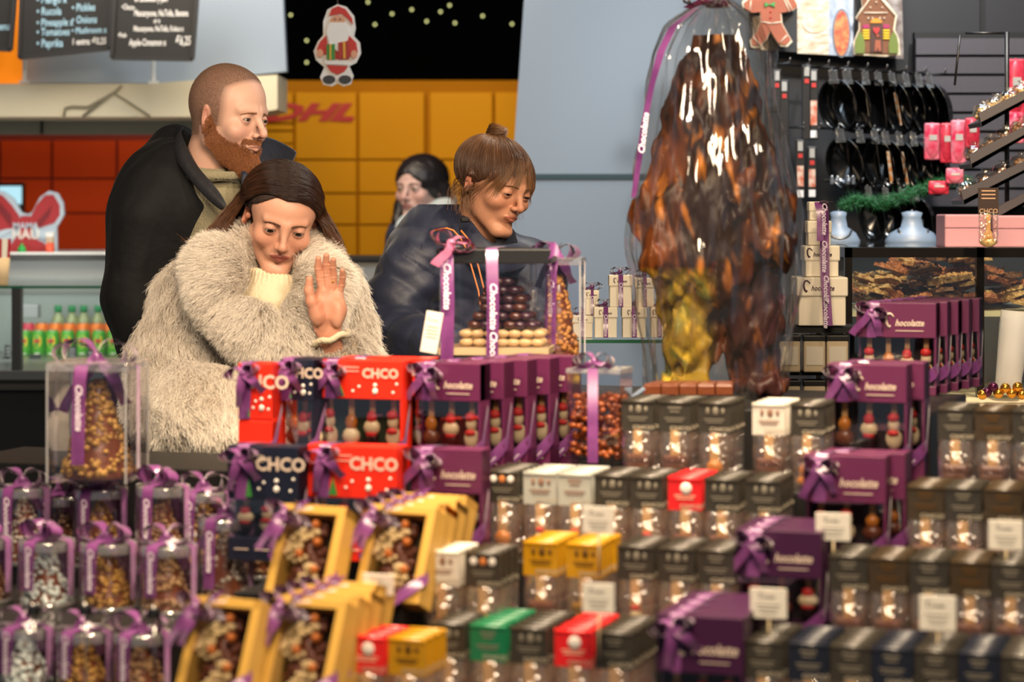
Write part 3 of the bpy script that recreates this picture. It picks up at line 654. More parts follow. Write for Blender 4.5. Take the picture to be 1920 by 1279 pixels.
S = []; r = np.random.default_rng(5); bun = np.array((0, .052, .106))
for i in range(7000):       # combed up to the bun
    th = r.uniform(-PI, PI); el = r.uniform(-.75, .9); v = np.array((math.sin(th)*math.cos(el)*.0835, -math.cos(th)*math.cos(el)*.1035, math.sin(el)*.082)); base = v+np.array((0, .024, .034))
    if ((base-np.array((0, -.10, -.03)))/np.array((.062, .064, .085))@((base-np.array((0, -.10, -.03)))/np.array((.062, .064, .085)))) < 1: continue
    if abs(base[0]) > .055 and base[1] < .03 and base[2] < .012: continue
    if base[2] < -.05 or (base[2] < .014 and base[1] < -.034) or (base[2] < .0 and base[1] < .0): continue
    n0 = v/np.array((.0835, .1035, .082)); nb2 = (bun-np.array((0, .024, .034)))/np.array((.0835, .1035, .082)); nb2 /= np.linalg.norm(nb2); pts = []
    for t in np.linspace(0, 1, 8):
        d = n0*(1-t)+nb2*t; d /= np.linalg.norm(d)+1e-9; pts.append(np.array((0, .024, .034))+d*np.array((.0835, .1025, .083))*(1+.02*r.random()*math.sin(PI*t)))
    S.append(pts)
for i in range(900):        # the bun itself
    a0 = r.uniform(0, 6.28); rr = .015+.008*r.random(); z0 = r.uniform(-.008, .014)
    S.append([bun+np.array((math.cos(a0+t)*rr, math.sin(a0+t)*rr, z0+.01+.01*t-.25*rr)) for t in np.linspace(0, 1.8, 8)])
for i in range(620):        # fringe and loose locks over the brow
    x = r.uniform(-1, 1); x = x*.066; g = r.random(); ln = .05+.045*(abs(x)/.066)**1.5+.016*r.random(); gap = math.sin(x*210)*.010+r.normal()*.002
    pts = []
    for t in np.linspace(0, 1, 8):
        xx = (x*.55+x*.62*t)+gap*t; yy = .024-(.103+.004*g)*math.sqrt(max(.02, 1-(xx/.088)**2))*(.70+.30*math.sin(min(t*1.7, 1)*PI/2)); pts.append(np.array((xx, yy+.006*max(0, t-.6), .100-.012*g-.25*x*x/.066-ln*t**1.35)))
    S.append(pts)
for i in range(260):        # wisps at the temple, ear and nape
    k = r.choice([-1, 1]); p0 = np.array((k*.074, -.03+.09*r.random(), .0-.04*r.random())); dr = np.array((k*.008*r.random(), r.normal()*.012, -.035-.03*r.random())); S.append([p0+dr*t+np.array((0, .008*math.sin(4*t), 0)) for t in np.linspace(0, 1, 8)])
S = push(np.array(S), go, .0045)+rng.normal(size=(len(S), 1, 3))*.0016; hair('tied_hair', np.array(S)*gs@gR.T+gc, .0004, .00018, GM, girl, groot)
b = MB(); bt = Vector(gc+gR@(np.array((0, .052, .108))*gs))-groot; b.lathe([(.016, -.003), (.0215, 0), (.016, .003)], mat('teal_band', '#4d7a68', .6), 20, TR(bt), cap=False); b.build('hair_tie', girl)
NV = mat('navy_padded', '#262b3f', .5, sheen=.15, bump=.15, bscale=30); NVI = mat('navy_lining', '#12131c', .7)
def girl_jacket(p):
    d1, t1 = cone(p, W(835, 480, Yg+.1), W(860, 760, Yg+.12), .125, .165, ret=True)
    d = smin(d1, cone(p, W(800, 500, Yg+.03), W(985, 520, Yg+.12), .09, .09), .06)
    d = smin(d, cone(p, W(845, 425, Yg+.11), W(900, 440, Yg+.1), .06, .05), .05)
    ua, ta = cone(p, W(783, 505, Yg-.02), W(722, 602, Yg-.05), .078, .068, ret=True); fa, tb = cone(p, W(728, 615, Yg-.06), W(840, 668, Yg-.22), .062, .055, ret=True)
    ua = ua-.006*np.abs(np.sin(ta*PI*2.2+.8*nz(p, 9, 3))); fa = fa-.006*np.abs(np.sin(tb*PI*3+nz(p, 12, 4)))
    d = smin(d, smin(ua, fa, .01), .02)
    d = smin(d, chain(p, [W(990, 520, Yg+.1), W(1020, 640, Yg+.05), W(960, 720, Yg-.1)], [.08, .07, .06], .02), .02)
    d = d-.004*np.abs(np.sin(p[:, 2]*38+nz(p, 7, 8)))*(np.abs(p[:, 2]-1.3) < .25)+.004*nz(p*np.array((1, 1, 1.6), np.float32), 24, 31)
    return smax(d, -cone(p, gc+np.array((.0, 0, -.02)), gneck+np.array((.02, -.02, .02)), .075, .056), .01)
a = W(665, 820, Yg); b_ = W(1090, 385, Yg)
gj, V, F = sdf_obj('padded_jacket', girl_jacket, (a.x, Yg-.38, a.z), (b_.x, Yg+.38, b_.z), .0042, NV, girl, groot)
sheet('hood_collar', [[W(845, 470, Yg+.12), W(852, 480, Yg+.0), W(880, 500, Yg-.07), W(925, 520, Yg-.09), W(985, 505, Yg-.02), W(990, 490, Yg+.1)],
                      [W(838, 430, Yg+.13), W(848, 435, Yg-.0), W(876, 452, Yg-.065), W(920, 492, Yg-.085), W(978, 482, Yg-.02), W(985, 468, Yg+.1)],
                      [W(850, 396, Yg+.13), W(868, 398, Yg+.02), W(888, 414, Yg-.045), W(917, 462, Yg-.07), W(966, 455, Yg-.02), W(975, 455, Yg+.1)]], NV, gj, groot, .016)
sheet('collar_lining', [[W(922, 500, Yg-.06), W(950, 500, Yg-.03), W(980, 490, Yg+.05)], [W(925, 452, Yg-.05), W(955, 440, Yg-.01), W(968, 445, Yg+.06)], [W(935, 440, Yg+.0), W(955, 425, Yg+.03), W(962, 430, Yg+.07)]], NVI, gj, groot, .012)
OR = mat('orange_trim', '#e0843c', .5)
b = MB(); b.tube([W(x, y, Yy)-groot for x, y, Yy in ((806, 437, 5.30), (820, 431, 5.275), (838, 428, 5.265), (850, 432, 5.262), (862, 445, 5.26), (872, 462, 5.255), (884, 500, 5.24), (897, 545, 5.22), (902, 580, 5.2))], .0022, OR, 6)
b.tube([W(x+9, y, Yy-.004)-groot for x, y, Yy in ((855, 432, 5.262), (866, 445, 5.26), (876, 462, 5.255), (888, 500, 5.24), (899, 545, 5.22), (902, 580, 5.2))], .0022, OR, 6); b.build('orange_zip', gj)
b = MB(); b.box(W(872, 412, 5.31)-groot, (.02, .014, .012), mat('black_plastic', '#0c0c0d', .35), bev=.003); b.build('cord_toggle', gj)
# ---------------------------------------------------------------- blurred passer-by
Yb = 8.2; bR = Rm(math.radians(-30), math.radians(4), 0); bc = np.array(W(786, 352, Yb)); bs = .93; broot = Vector((bc[0]+.03, Yb+.08, 0))
bo = dict(top=.008, jaw=.042, chin=.016, brow=.006, lid=.005)
def b_head(p):
    q = (p-bc)@bR/bs; d = head_sdf(q, bo)*bs; return smin(d, cone(p, bc+np.array((.01, .03, -.05)), bc+np.array((.03, .05, -.2)), .047, .05), .02)
by, V, F = person('person', 'dark-haired woman in a pale scarf passing by the yellow lockers', broot, b_head, bc-np.array((.16, .18, .24)), bc+np.array((.16, .18, .14)), lower_body((broot.x, broot.y), .8, 1.3), (broot.x-.35, Yb-.3, 0), (broot.x+.35, Yb+.5, 1.36), lambda V: facecol((V-bc)@bR/bs, bo, '#c9a49a', '#9a5a54'), .003)
eyes(by, bR, bc, bs, broot, (-.1, -1, -.1), '#201510'); brows(by, bR, bc, bs, broot, bo, hairmat('brow_dark', '#2a1810', '#3a2418'), n=100)
def bhair(p):
    q = (p-bc)@bR/bs; d = ell(q, (0, .026, .032), (.092, .116, .092)); d = smin(d, chain(q, [(.075, .035, -.01), (.085, .05, -.09), (.07, .05, -.16)], [.035, .035, .022], .02), .02)
    d = smin(d, chain(q, [(-.07, .025, -.0), (-.078, .0, -.07), (-.078, -.035, -.12)], [.028, .026, .022], .02), .02); d = smin(d, ell(q, (0, .08, -.08), (.085, .05, .09)), .03)
    d = smax(d, -ell(q, (.0, -.105, -.030), (.056, .085, .086)), .008); return (d+.002*nz(q, 70, 3))*bs
sdf_obj('loose_hair', bhair, bc-np.array((.2, .2, .25)), bc+np.array((.2, .2, .15)), .005, mat('black_hair', '#1c1618', .4, bump=.5, bscale=60, stretch=(1, 1, .2)), by, broot)
def bcoat(p):
    d = chain(p, [W(795, 455, Yb+.05), W(800, 620, Yb+.05)], [.13, .17], .05, (1, 1.3, 1)); d = smin(d, cone(p, W(765, 465, Yb+.05), W(835, 460, Yb+.07), .07, .07), .04); return d+.006*nz(p, 18, 2)
a = W(700, 760, Yb); b_ = W(900, 390, Yb); sdf_obj('coat', bcoat, (a.x, Yb-.3, a.z), (b_.x, Yb+.4, b_.z), .008, mat('dark_blue_coat', '#252b40', .7), by, broot)
def bscarf(p):
    d = chain(p, [W(765, 425, Yb-.06), W(790, 412, Yb-.1), W(832, 395, Yb-.02), W(842, 380, Yb+.06)], [.04, .035, .04, .03], .03); d = smin(d, chain(p, [W(768, 430, Yb-.08), W(756, 470, Yb-.12)], [.035, .045], .02), .02); return d+.004*nz(p, 30, 2)
sdf_obj('scarf', bscarf, (a.x, Yb-.3, a.z), (b_.x, Yb+.2, W(0, 350, Yb).z), .006, mat('pale_scarf', '#b9c4c8', .9, bump=.4, bscale=80), by, broot)
# ================================================================ setting
def struct(b, name): return tag(b.build(name), kind='structure')
b = MB(); b.box((0, 4.5, -.05), (12, 15, .1), mat('floor_stone', '#4a4641', .35, var=.15, vscale=3)); struct(b, 'floor')
b = MB(); b.box((0, 5.5, 3.35), (12, 13, .1), mat('ceiling_dark', '#26262a', .9)); struct(b, 'ceiling')
YB = 9.2
DK = mat('night_glass', '#030504', .9, spec=0)
b = MB(); b.box((-1.3, 10.2, 1.6), (9, .1, 3.4), DK); struct(b, 'wall_back')
# slanted grey-blue pillar wall on the right of the lockers
GB = mat('blue_grey_panel', '#8b98a6', .45, bump=.03, bscale=8, spec=.4)
def px_prism(pts, Y, th, m, b=None):
    b = b or MB(); b.prism([(W(x, y, Y).x, W(x, y, Y).z) for x, y in pts], Y, Y+th, m); return b
zb = HOR+1.55*FPX/7.6
b = px_prism([(1000, -260), (950, 480), (950, zb), (1440, zb), (1440, -260)], 7.6, .5, GB)
b.box((W(1200, 331, 7.58).x, 7.598, W(0, 331, 7.58).z), (.9, .01, .017), mat('teal_line', '#22404a', .5)); struct(b, 'wall_right')
# dark shop wall
SW = mat('charcoal_wall', '#232225', .6, var=.1, vscale=2)
b = px_prism([(1440, -260), (1440, HOR+1.55*FPX/7.0), (2300, HOR+1.55*FPX/7.0), (2300, -260)], 7.0, .1, SW)
b.box((W(1842, 30, 6.99).x, 6.995, 2.1), (.012, .012, .5), mat('seam_black', '#08080a', .6)); struct(b, 'wall_front')
SL = mat('slatwall_grey', '#4b464b', .6, bump=.1, bscale=30, stretch=(8, 1, 1))
b = MB(); a = W(1716, 60, 6.9); c = W(2010, 380, 6.9)
b.box(((a.x+c.x)/2, 6.93, (a.z+c.z)/2), (c.x-a.x, .04, a.z-c.z), mat('seam_black'))
for k in range(9):
    z = a.z-.02-k*.054; b.box(((a.x+c.x)/2, 6.9, z-.022), (c.x-a.x, .03, .046), SL)
struct(b, 'trim_1')
# grey band and fascia of the kiosk
b = px_prism([(-200, 216), (-200, 252), (420, 252), (420, 216)], 8.4, .05, mat('grey_band', '#8e8c80', .6)); b.box((W(78, 235, 8.39).x, 8.395, W(0, 235, 8.39).z), (.008, .01, .06), mat('seam_black')); struct(b, 'trim_2')
CR = mat('cream_fascia', '#cfc6ac', .5, var=.03, vscale=4)
b = px_prism([(-200, 157), (-200, 219), (440, 219), (520, 205), (520, 140), (370, 150), (280, 157)], 8.0, .35, CR)
b.tube([W(120, 218, 7.99), W(122, 203, 7.99), (W(135, 199, 7.99)), W(165, 200, 7.99), W(215, 172, 7.99), W(228, 160, 7.99)], .004, mat('cable_grey', '#8d8672', .7), 6)
b.tube([W(155, 218, 7.99), W(212, 173, 7.99), W(240, 190, 7.99), W(282, 218, 7.99)], .004, mat('cable_grey'), 6); struct(b, 'trim_3')
b = px_prism([(45, -80), (45, 156), (290, 156), (330, 155), (370, 150), (537, 134), (527, -80)], 8.15, .06, mat('kiosk_panel', '#8494a8', .5)); struct(b, 'wall_left')
b = MB(); b.box((W(-40, 40, 8.1).x, 8.12, W(0, 40, 8.1).z), (.30, .05, .42), mat('orange_panel', '#f58a10', .5, emit=.55))
tag(b.build('light_panel'), 'glowing orange panel at the kiosk edge behind the chalkboards', 'light panel')
for x, y0, y1 in ((46, 96, 156), (288, 108, 157)):
    b = MB(); p0, p1 = W(x, y0, 8.02), W(x, y1, 8.02); b.box(((p0+p1)/2)[:], (.011, .02, p0.z-p1.z), mat('white_metal', '#dfe2e2', .4), bev=.002)
    b.box((p1.x, 8.02, p1.z+.004), (.03, .03, .008), mat('white_metal')); tag(b.build('support_post'), 'short white post under the '+('left' if x < 100 else 'right')+' chalkboard on the cream fascia', 'post')
# lockers
def lockers(name, label, Y, x0, x1, ys, xs, m, ms, z_floor=0):
    t = thing(name, label, 'locker', (W((x0+x1)/2, 0, Y).x, Y, 0)); o = t.location
    b = MB(); zt = W(0, ys[0], Y).z; b.box((0, .25, zt/2), ((x1-x0)*MM(Y), .46, zt), ms, bev=.01); b.build('locker_body', t)
    for col in xs:
        for k in range(len(col['y'])-1):
            y0, y1 = col['y'][k], col['y'][k+1]; p0 = W(col['x'][0], y0, Y)-o; p1 = W(col['x'][1], y1, Y)-o; g = .006
            b = MB(); b.box(((p0.x+p1.x)/2, .012, (p0.z+p1.z)/2), (p1.x-p0.x-g, .03, p0.z-p1.z-g), m, bev=.003); b.build('door', t)
    return t
YM = mat('locker_yellow', '#d29000', .5, spec=.15, var=.03, vscale=2); YS = mat('locker_yellow_body', '#a86c00', .6, spec=.1)
yy = [172, 300, 363, 422, 482, 560, 640, 720]
yl = lockers('parcel_locker', 'yellow parcel locker wall with red lettering behind the woman', YB, 360, 1010, [150],
        [dict(x=(480, 551), y=[172, 232, 246, 270, 298, 340, 400, 482, 560, 720]), dict(x=(553, 670), y=yy), dict(x=(672, 797), y=yy), dict(x=(805, 925), y=yy), dict(x=(927, 1008), y=yy)], YM, YS)
RD = mat('logo_red', '#b5140c', .5)
b = MB(); p = W(576, 212, YB-.01)-yl.location
b.text('DHL', .15, RD, TR(p, (0, 0, 0), (1.12, 1, .58)), shear=.42, bold=.05)
for k in range(3):
    q = W(648, 219+4*k, YB-.01)-yl.location; b.box(q[:], (.05, .002, .004), RD)
    q = W(503, 219+4*k, YB-.01)-yl.location; b.box(q[:], (.05, .002, .004), RD)
b.build('logo_lettering', yl)
RM_ = mat('locker_red', '#e04a14', .5, spec=.15, var=.04, vscale=2); RS_ = mat('locker_red_body', '#8c2a12', .5)
yr = [262, 335, 400, 470, 560, 660]
rl = lockers('parcel_locker', 'orange-red parcel locker wall behind the man and the kiosk', YB, -180, 358, [248],
        [dict(x=(-120, -2), y=yr), dict(x=(0, 96), y=yr), dict(x=(98, 218), y=yr), dict(x=(220, 356), y=yr)], RM_, RS_)
b = MB(); p = W(22, 370, YB-.03)-rl.location; b.box(p[:], (.098, .04, .11), mat('black_plastic'), bev=.004); b.build('screen_frame', rl)
b = MB(); b.box((p.x, p.y-.022, p.z+.008), (.084, .004, .068), mat('screen_glow', '#a8d8e8', .3, emit=1.0)); b.build('screen', rl)
# night lights outside behind the dark glass
pts = [(545, 28), (575, 76), (575, 117), (690, 4), (703, 46), (735, 26), (800, 40), (843, 10), (826, 22), (853, 43), (772, 18), (905, 30), (960, 45)]
b = MB()
for x, y in pts: b.ell(W(x, y, 10.1), .006, mat('street_light', '#d8d890', .5, emit=2), 1)
tag(b.build('street_light'), 'scattered small yellowish lights shining in the dark above the lockers', 'lights', kind='stuff')
# grey counter of the hall behind the people
t = thing('service_counter', 'long pale grey counter with a black top edge in front of the lockers', 'counter', (W(672, 0, 7.35).x, 7.35, 0))
o = t.location; zt = W(0, 480, 7.4).z; zt2 = W(0, 490, 7.4).z
b = MB(); b.box((0, .10, zt2/2), (.86, .2, zt2), mat('counter_grey', '#a9a9a4', .5)); b.build('body', t)
b = MB(); b.box((0, .10, (zt+zt2)/2), (.88, .23, zt-zt2), mat('counter_edge', '#1b1c1c', .4), bev=.003); b.build('countertop', t)
# kiosk back counter with the sign, sauce bottle, box
t = thing('kiosk_counter', 'white kiosk back counter with a dark edge under the bow sign', 'counter', (W(60, 0, 8.3).x, 8.3, 0)); o = t.location
b = MB(); b.box((0, .2, W(0, 488, 8.3).z/2), (.95, .4, W(0, 488, 8.3).z), mat('kiosk_white', '#c2c8c8', .5)); b.build('body', t)
b = MB(); zt = W(0, 473, 8.3).z; b.box((0, .06, zt-.012), (1.0, .5, .024), mat('counter_edge'), bev=.003); b.box((0, .06, zt), (1.0, .5, .006), mat('white_metal')); b.build('countertop', t)
def W0(x, y, Y): return W(x, y, Y)
Y = 8.22
def flat(pts, Y, th, m, b, org=(0, 0, 0)): b.prism([((W(x, y, Y)-Vector(org)).x, (W(x, y, Y)-Vector(org)).z) for x, y in pts], Y-org[1], Y-org[1]+th, m)
t = thing('bow_sign', 'red bow-shaped cardboard sign with pale blue edge on the kiosk counter', 'sign', (W(45, 472, Y).x, Y, W(0, 472, Y).z)); o = t.location
BE = mat('pale_blue_card', '#b8cbdc', .6); BR = mat('bow_red', '#a82c34', .6); BD = mat('bow_dark', '#7a1c28', .6)
b = MB()
flat([(52, 402), (60, 398), (75, 370), (92, 358), (108, 362), (118, 380), (120, 402), (110, 420), (106, 425), (107, 473), (-30, 473), (-30, 356), (5, 358), (25, 372), (40, 398)], Y, .02, BE, b, o); b.build('card', t)
b = MB(); flat([(58, 405), (68, 385), (84, 366), (100, 365), (112, 385), (112, 404), (102, 418), (66, 430)], Y-.004, .005, BR, b, o)
flat([(-30, 362), (4, 366), (22, 385), (36, 405), (30, 430), (-30, 440)], Y-.004, .005, BR, b, o); flat([(62, 445), (82, 456), (92, 473), (8, 473), (20, 458), (34, 440)], Y-.004, .005, BR, b, o)
flat([(33, 410), (42, 405), (56, 405), (62, 412), (60, 445), (36, 445)], Y-.007, .004, BR, b, o); flat([(70, 415), (98, 385), (92, 405), (74, 428)], Y-.007, .003, BD, b, o); flat([(-5, 375), (22, 405), (20, 425), (-2, 395)], Y-.007, .003, BD, b, o)
flat([(30, 428), (-5, 448), (-10, 436), (10, 430)], Y-.008, .003, BE, b, o); flat([(64, 425), (100, 440), (84, 450), (66, 440)], Y-.008, .003, BE, b, o); b.build('bow_print', t)
b = MB(); WC = mat('white_print', '#e8e2dc', .6)
b.text('MAMA', .03, BE, TR(W(48, 424, Y-.009)-o), bold=.02); b.text('HAU', .045, WC, TR(W(48, 440, Y-.009)-o), bold=.02); b.build('lettering', t)
def bottle(x, yt, yb, Y, w_, body, cap, label, name='sauce_bottle', cat='bottle', grp=None, label_m=None, prof=None):
    h = (yb-yt)*MM(Y); t = thing(name, label, cat, W(x, yb, Y), 0, grp); r = w_*MM(Y)/2
    b = MB(); b.lathe(prof or [(r*.9, 0), (r, .05*h), (r, .55*h), (r*.75, .68*h), (r*.42, .78*h), (r*.42, .84*h)], body, 16); b.build('bottle_body', t)
    b = MB(); b.lathe([(r*.5, .84*h), (r*.5, .97*h), (r*.3, h)], cap, 14); b.build('cap', t)
    if label_m: b = MB(); b.lathe([(r*1.02, .15*h), (r*1.02, .5*h)], label_m, 16, cap=False); b.build('bottle_label', t)
    return t
GR = mat('green_plastic', '#1fae4c', .4)
b = MB(); p = W(41, 473, 8.18); h = 18*MM(8.18); b.lathe([(.014, 0), (.015, .008), (.012, .016), (.004, .026), (.001, h)], GR, 12, TR(p)); tag(b.build('nozzle_cap'), 'green pointed nozzle cap on the kiosk counter in front of the bow sign', 'cap')
t = thing('sauce_jar', 'small jar of orange-red sauce with white lid on the kiosk counter', 'jar', W(94, 473, 8.15))
b = MB(); b.box((0, 0, .016), (.027, .027, .032), mat('sauce_orange', '#d8502a', .3), bev=.004); b.build('sauce', t); b = MB(); b.box((0, 0, .042), (.026, .026, .02), mat('jar_glass_band', '#b9a58e', .3), bev=.003); b.build('jar_body', t); b = MB(); b.box((0, 0, .06), (.029, .029, .017), mat('white_metal'), bev=.003); b.build('lid', t)
t = thing('water_bottle', 'small clear bottle with a pale cap behind the woman at the grey counter', 'bottle', (W(596, 480, 7.5).x, 7.5, W(0, 480, 7.4).z))
b = MB(); b.lathe([(.011, 0), (.012, .03), (.008, .045), (.006, .05)], film('clear_bottle', rough=.1, refl=.15, bump=0, haze=.3), 12); b.build('bottle_body', t); b = MB(); b.lathe([(.0075, .05), (.0075, .062)], mat('pale_blue_card'), 12); b.build('cap', t)
# popcorn cup at the left edge
t = thing('striped_cup', 'red and white striped snack cup on the glass counter, cut by the picture edge', 'cup', (W(-4, 0, 7.3).x, 7.3, W(0, 536, 7.3).z)); h = 88*MM(7.3)
b = MB(); b.lathe([(.030, 0), (.036, h*.6)], mat('cup_beige', '#d8b98a', .7), 24); b.build('cup_body', t)
b = MB()
for k in range(12):
    a0 = k*PI/6; b.raw([(math.cos(a)*r, math.sin(a)*r, z) for a, r, z in ((a0, .036, h*.6), (a0+PI/6, .036, h*.6), (a0+PI/6, .040, h), (a0, .040, h))], [(0, 1, 2, 3)], mat('cup_red', '#b8142c', .5) if k % 2 else mat('cup_cream', '#efe4cc', .6))
b.build('striped_rim', t)
# fridge counter with cans
Yf = 8.0
t = thing('glass_display_fridge', 'kiosk glass display fridge with black front at the left edge', 'display case', (W(60, 0, 7.2).x, 7.2, 0)); o = t.location
zf = W(0, 700, 7.2).z; zg = W(0, 536, 7.2).z; BK = mat('black_front', '#0b0b0d', .45)
b = MB(); b.box((0, .45, zf/2-.01), (1.0, .9, zf-.02), BK); b.build('base_cabinet', t)
b = MB(); b.box((0, .45, zf-.006), (1.02, .92, .03), mat('steel_rail', '#8a8a86', .3, .9), bev=.003); b.box((0, .42, W(0, 685, 8).z-.01), (1.0, .9, .015), mat('dark_tray', '#2a2926', .5)); b.build('shelf', t)
GL = film('case_glass', (.93, .97, .95), .03, .06, 0); GE = mat('glass_edge', '#2f6b50', .2)
b = MB(); b.box((0, .43, zg), (1.02, .86, .006), GL); b.build('glass_top', t)
b = MB(); b.box((0, .0, zg-.004), (1.02, .004, .008), GE); b.build('glass_edge', t)
b = MB(); b.box((0, 0, (zf+zg)/2), (1.02, .004, zg-zf), GL); b.build('front_glass', t)
b = MB(); b.box((W(30, 0, 7.2).x-o.x, .02, (zf+zg)/2), (.028, .04, zg-zf), mat('bronze_post', '#4c443c', .35, .6), bev=.003); b.build('corner_post', t)
b = MB(); b.box((0, 1.0, (zf+W(0, 560, 8.1).z)/2), (1.0, .02, .2), mat('case_back', '#9aa4a4', .6)); b.build('back_panel', t)
b = MB(); b.box((W(52, 0, 7.9).x-o.x, .68, W(0, 583, 7.9).z), (.085, .05, .045), mat('appliance_grey', '#6d7072', .5), bev=.004); b.build('thermostat_box', t)
zc = W(0, 680, Yf).z
def can(x, Yc, z, r, h, body, top, name, label, grp, badge=None, first={}):
    k = name+str(body.name)
    if k in first: return dup(first[k], (x, Yc, z), 0, label, grp)
    t = thing(name, label, 'can', (x, Yc, z), 0, grp); b = MB(); b.lathe([(r*.8, 0), (r, .006), (r, h-.008), (r*.85, h)], body, 20); b.build('can_body', t)
    b = MB(); b.lathe([(r*.85, h), (r*.86, h+.002), (r*.7, h+.001)], mat('can_lid', '#b9bcbc', .3, .9), 20); b.build('lid', t)
    if badge:
        b = MB(); b.raw([(r*1.01*math.sin(a)*1, -r*1.01*math.cos(a), h*.68+e*h*.2) for e, a in ((math.sin(q), math.cos(q)*.6) for q in np.linspace(0, 2*PI, 18, endpoint=False))], [tuple(range(18))], badge)
        b.box((0, -r*1.02, h*.69), (r*.8, .002, h*.10), mat('logo_red')); b.box((0, -r*1.0, h*.2), (r*.7, .003, h*.22), mat('white_print')); b.build('badge', t)
    first[k] = t; return t
CG = mat('can_green', '#4a9c1c', .35, col2='#2f8424', vscale=30); CO = mat('can_orange', '#e8781c', .35, metal=.2); CP = mat('can_pink', '#c9344c', .35); BY = mat('badge_yellow', '#e8c22a', .4)
for i, x in enumerate((46, 72, 98, 127, 156, 186, 214, 240)):
    can(W(x, 0, Yf).x, Yf, zc, .0235, 60*MM(Yf), CG, None, 'drink_can', 'green iced-tea can in the front row of the fridge', 'green cans in the fridge', BY)
for i, x in enumerate((52, 78, 104, 130, 156, 182, 208, 234)):
    can(W(x, 0, Yf+.07).x, Yf+.07, zc+.030, .0225, 55*MM(Yf), CP if i < 1 else CO, None, 'drink_can', 'pink can at the left end behind the green cans' if i < 1 else 'orange can in the second row behind the green cans', None if i < 1 else 'orange cans in the fridge')
b = MB(); b.box((W(160, 0, 8.1).x, Yf+.13, zc+.02), (.28, .08, .018), mat('dark_tray')); tag(b.build('bottle_shelf'), 'dark raised shelf under the green-capped bottles in the fridge', 'shelf')
PB = None
for i, x in enumerate((109, 135, 157, 184, 212)):
    p = (W(x, 0, Yf+.13).x, Yf+.13, zc+.03)
    if PB is None:
        PB = thing('tea_bottle', 'clear tea bottle with a green cap behind the cans', 'bottle', p, 0, 'green-capped bottles in the fridge'); h = W(0, 573, Yf+.13).z-p[2]
        b = MB(); b.lathe([(.019, 0), (.02, .01), (.02, h*.72), (.009, h*.84), (.009, h*.86)], mat('tea_liquid', '#9aa070', .1, spec=.8), 14); b.build('bottle_body', PB); b = MB(); b.lathe([(.0125, h*.86), (.0125, h)], mat('cap_green', '#1d8a50', .4), 14); b.build('cap', PB)
    else: dup(PB, p, 0, None, 'green-capped bottles in the fridge')
def chalk_tag(x, y, Y, w_, h_, label, rz=0, lines=3):
    t = thing('price_card', label, 'price card', W(x, y, Y), rz); b = MB(); b.box((0, 0, 0), (w_*MM(Y), .004, h_*MM(Y)), mat('card_black', '#121212', .6)); b.box((0, .012, -h_*MM(Y)*.45), (w_*MM(Y)*.5, .03, .004), mat('black_plastic')); b.build('card', t)
    b = MB()
    for k in range(lines): b.box((0, -.0025, h_*MM(Y)*(.25-.25*k)), (w_*MM(Y)*.65, .001, .0022), mat('chalk', '#b9b9b9', .8))
    b.build('writing', t); return t
chalk_tag(66, 682, 7.75, 22, 34, 'black price card left of the green cans, leaning', .2); chalk_tag(135, 661, 7.88, 18, 24, 'black price card before the fourth green can'); chalk_tag(172, 664, 7.88, 18, 14, 'black price card behind the ribbon of the tall nut tree')
chalk_tag(14, 660, 7.6, 10, 26, 'dark price card left of the fridge post', .8)
# chalkboards
CB = mat('chalkboard', '#101012', .55, var=.15, vscale=8); CF = mat('board_frame', '#1d1c1e', .45)
def board(quad, Y, label, lines, col, sxx=.66):
    t = thing('chalkboard', label, 'chalkboard', W((quad[0][0]+quad[2][0])/2, quad[2][1], Y)); o = t.location
    b = MB(); flat(quad, Y, .012, CB, b, o); b.build('board', t)
    b = MB(); n = len(quad)
    for i in range(n):
        p, q = W(*quad[i], Y-.005)-o, W(*quad[(i+1) % n], Y-.005)-o; d = q-p; b.box((0, 0, 0), (d.length, .022, .012), CF, Matrix.Translation((p+q)/2) @ Matrix.Rotation(-math.atan2(d.z, d.x), 4, 'Y'))
    b.build('frame', t)
    b = MB()
    for tx, x, y, s, rot, al, m in lines:
        b.text(tx, s*MM(Y), m, Matrix.Translation(W(x, y, Y-.003)-o) @ Matrix.Rotation(rot, 4, 'Y'), shear=.12, bold=.016, align=al, sx=sxx)
    b.build('chalk_writing', t); return t
CBL = mat('chalk_blue', '#9cc4dc', .8); CWH = mat('chalk_white', '#dedede', .8)
L2 = [('\u2022 Mango x', 68, 0, 21), ('\u2022 Rucola', 68, 22, 21), ('\u2022 Pineapple x', 68, 43, 20), ('\u2022 Tomatoes', 68, 61, 20), ('\u2022 Paprika', 68, 82, 21)]
ln = [(a, x, y, s, -.02, 'LEFT', CBL) for a, x, y, s in L2]+[(a, x, y, s, -.03, 'LEFT', CBL if k < 3 else CWH) for k, (a, x, y, s) in enumerate([('\u2022 Pickles', 134, 15, 20), ('\u2022 Onions', 134, 38, 20), ('\u2022 Mushroom x', 134, 58, 17), ('1 extra: \u20ac0,25', 134, 79, 17)])]
board([(42, -60), (37, 109), (206, 91), (214, -60)], 7.85, 'black menu chalkboard with pale blue toppings list hanging at the kiosk', ln, CBL)
ln = [('of Strawberry jam', 252, -2, 17, 0, 'LEFT', CWH), ('\u2022Choco-', 228, 13, 15, .05, 'LEFT', CWH), ('Mascarpone, NuTella, Banana', 251, 25, 17, 0, 'LEFT', CWH), ('or x', 288, 39, 14, 0, 'LEFT', CWH), ('Mascarpone, NuTella, Kokos x', 250, 54, 15, 0, 'LEFT', CWH), ('\u2022Fruit-', 221, 66, 13, 0, 'LEFT', CWH), ('Apple-Cinnamon x', 242, 80, 18, 0, 'LEFT', CWH), ('\u20ac6,25', 329, 77, 24, 0, 'LEFT', CWH)]
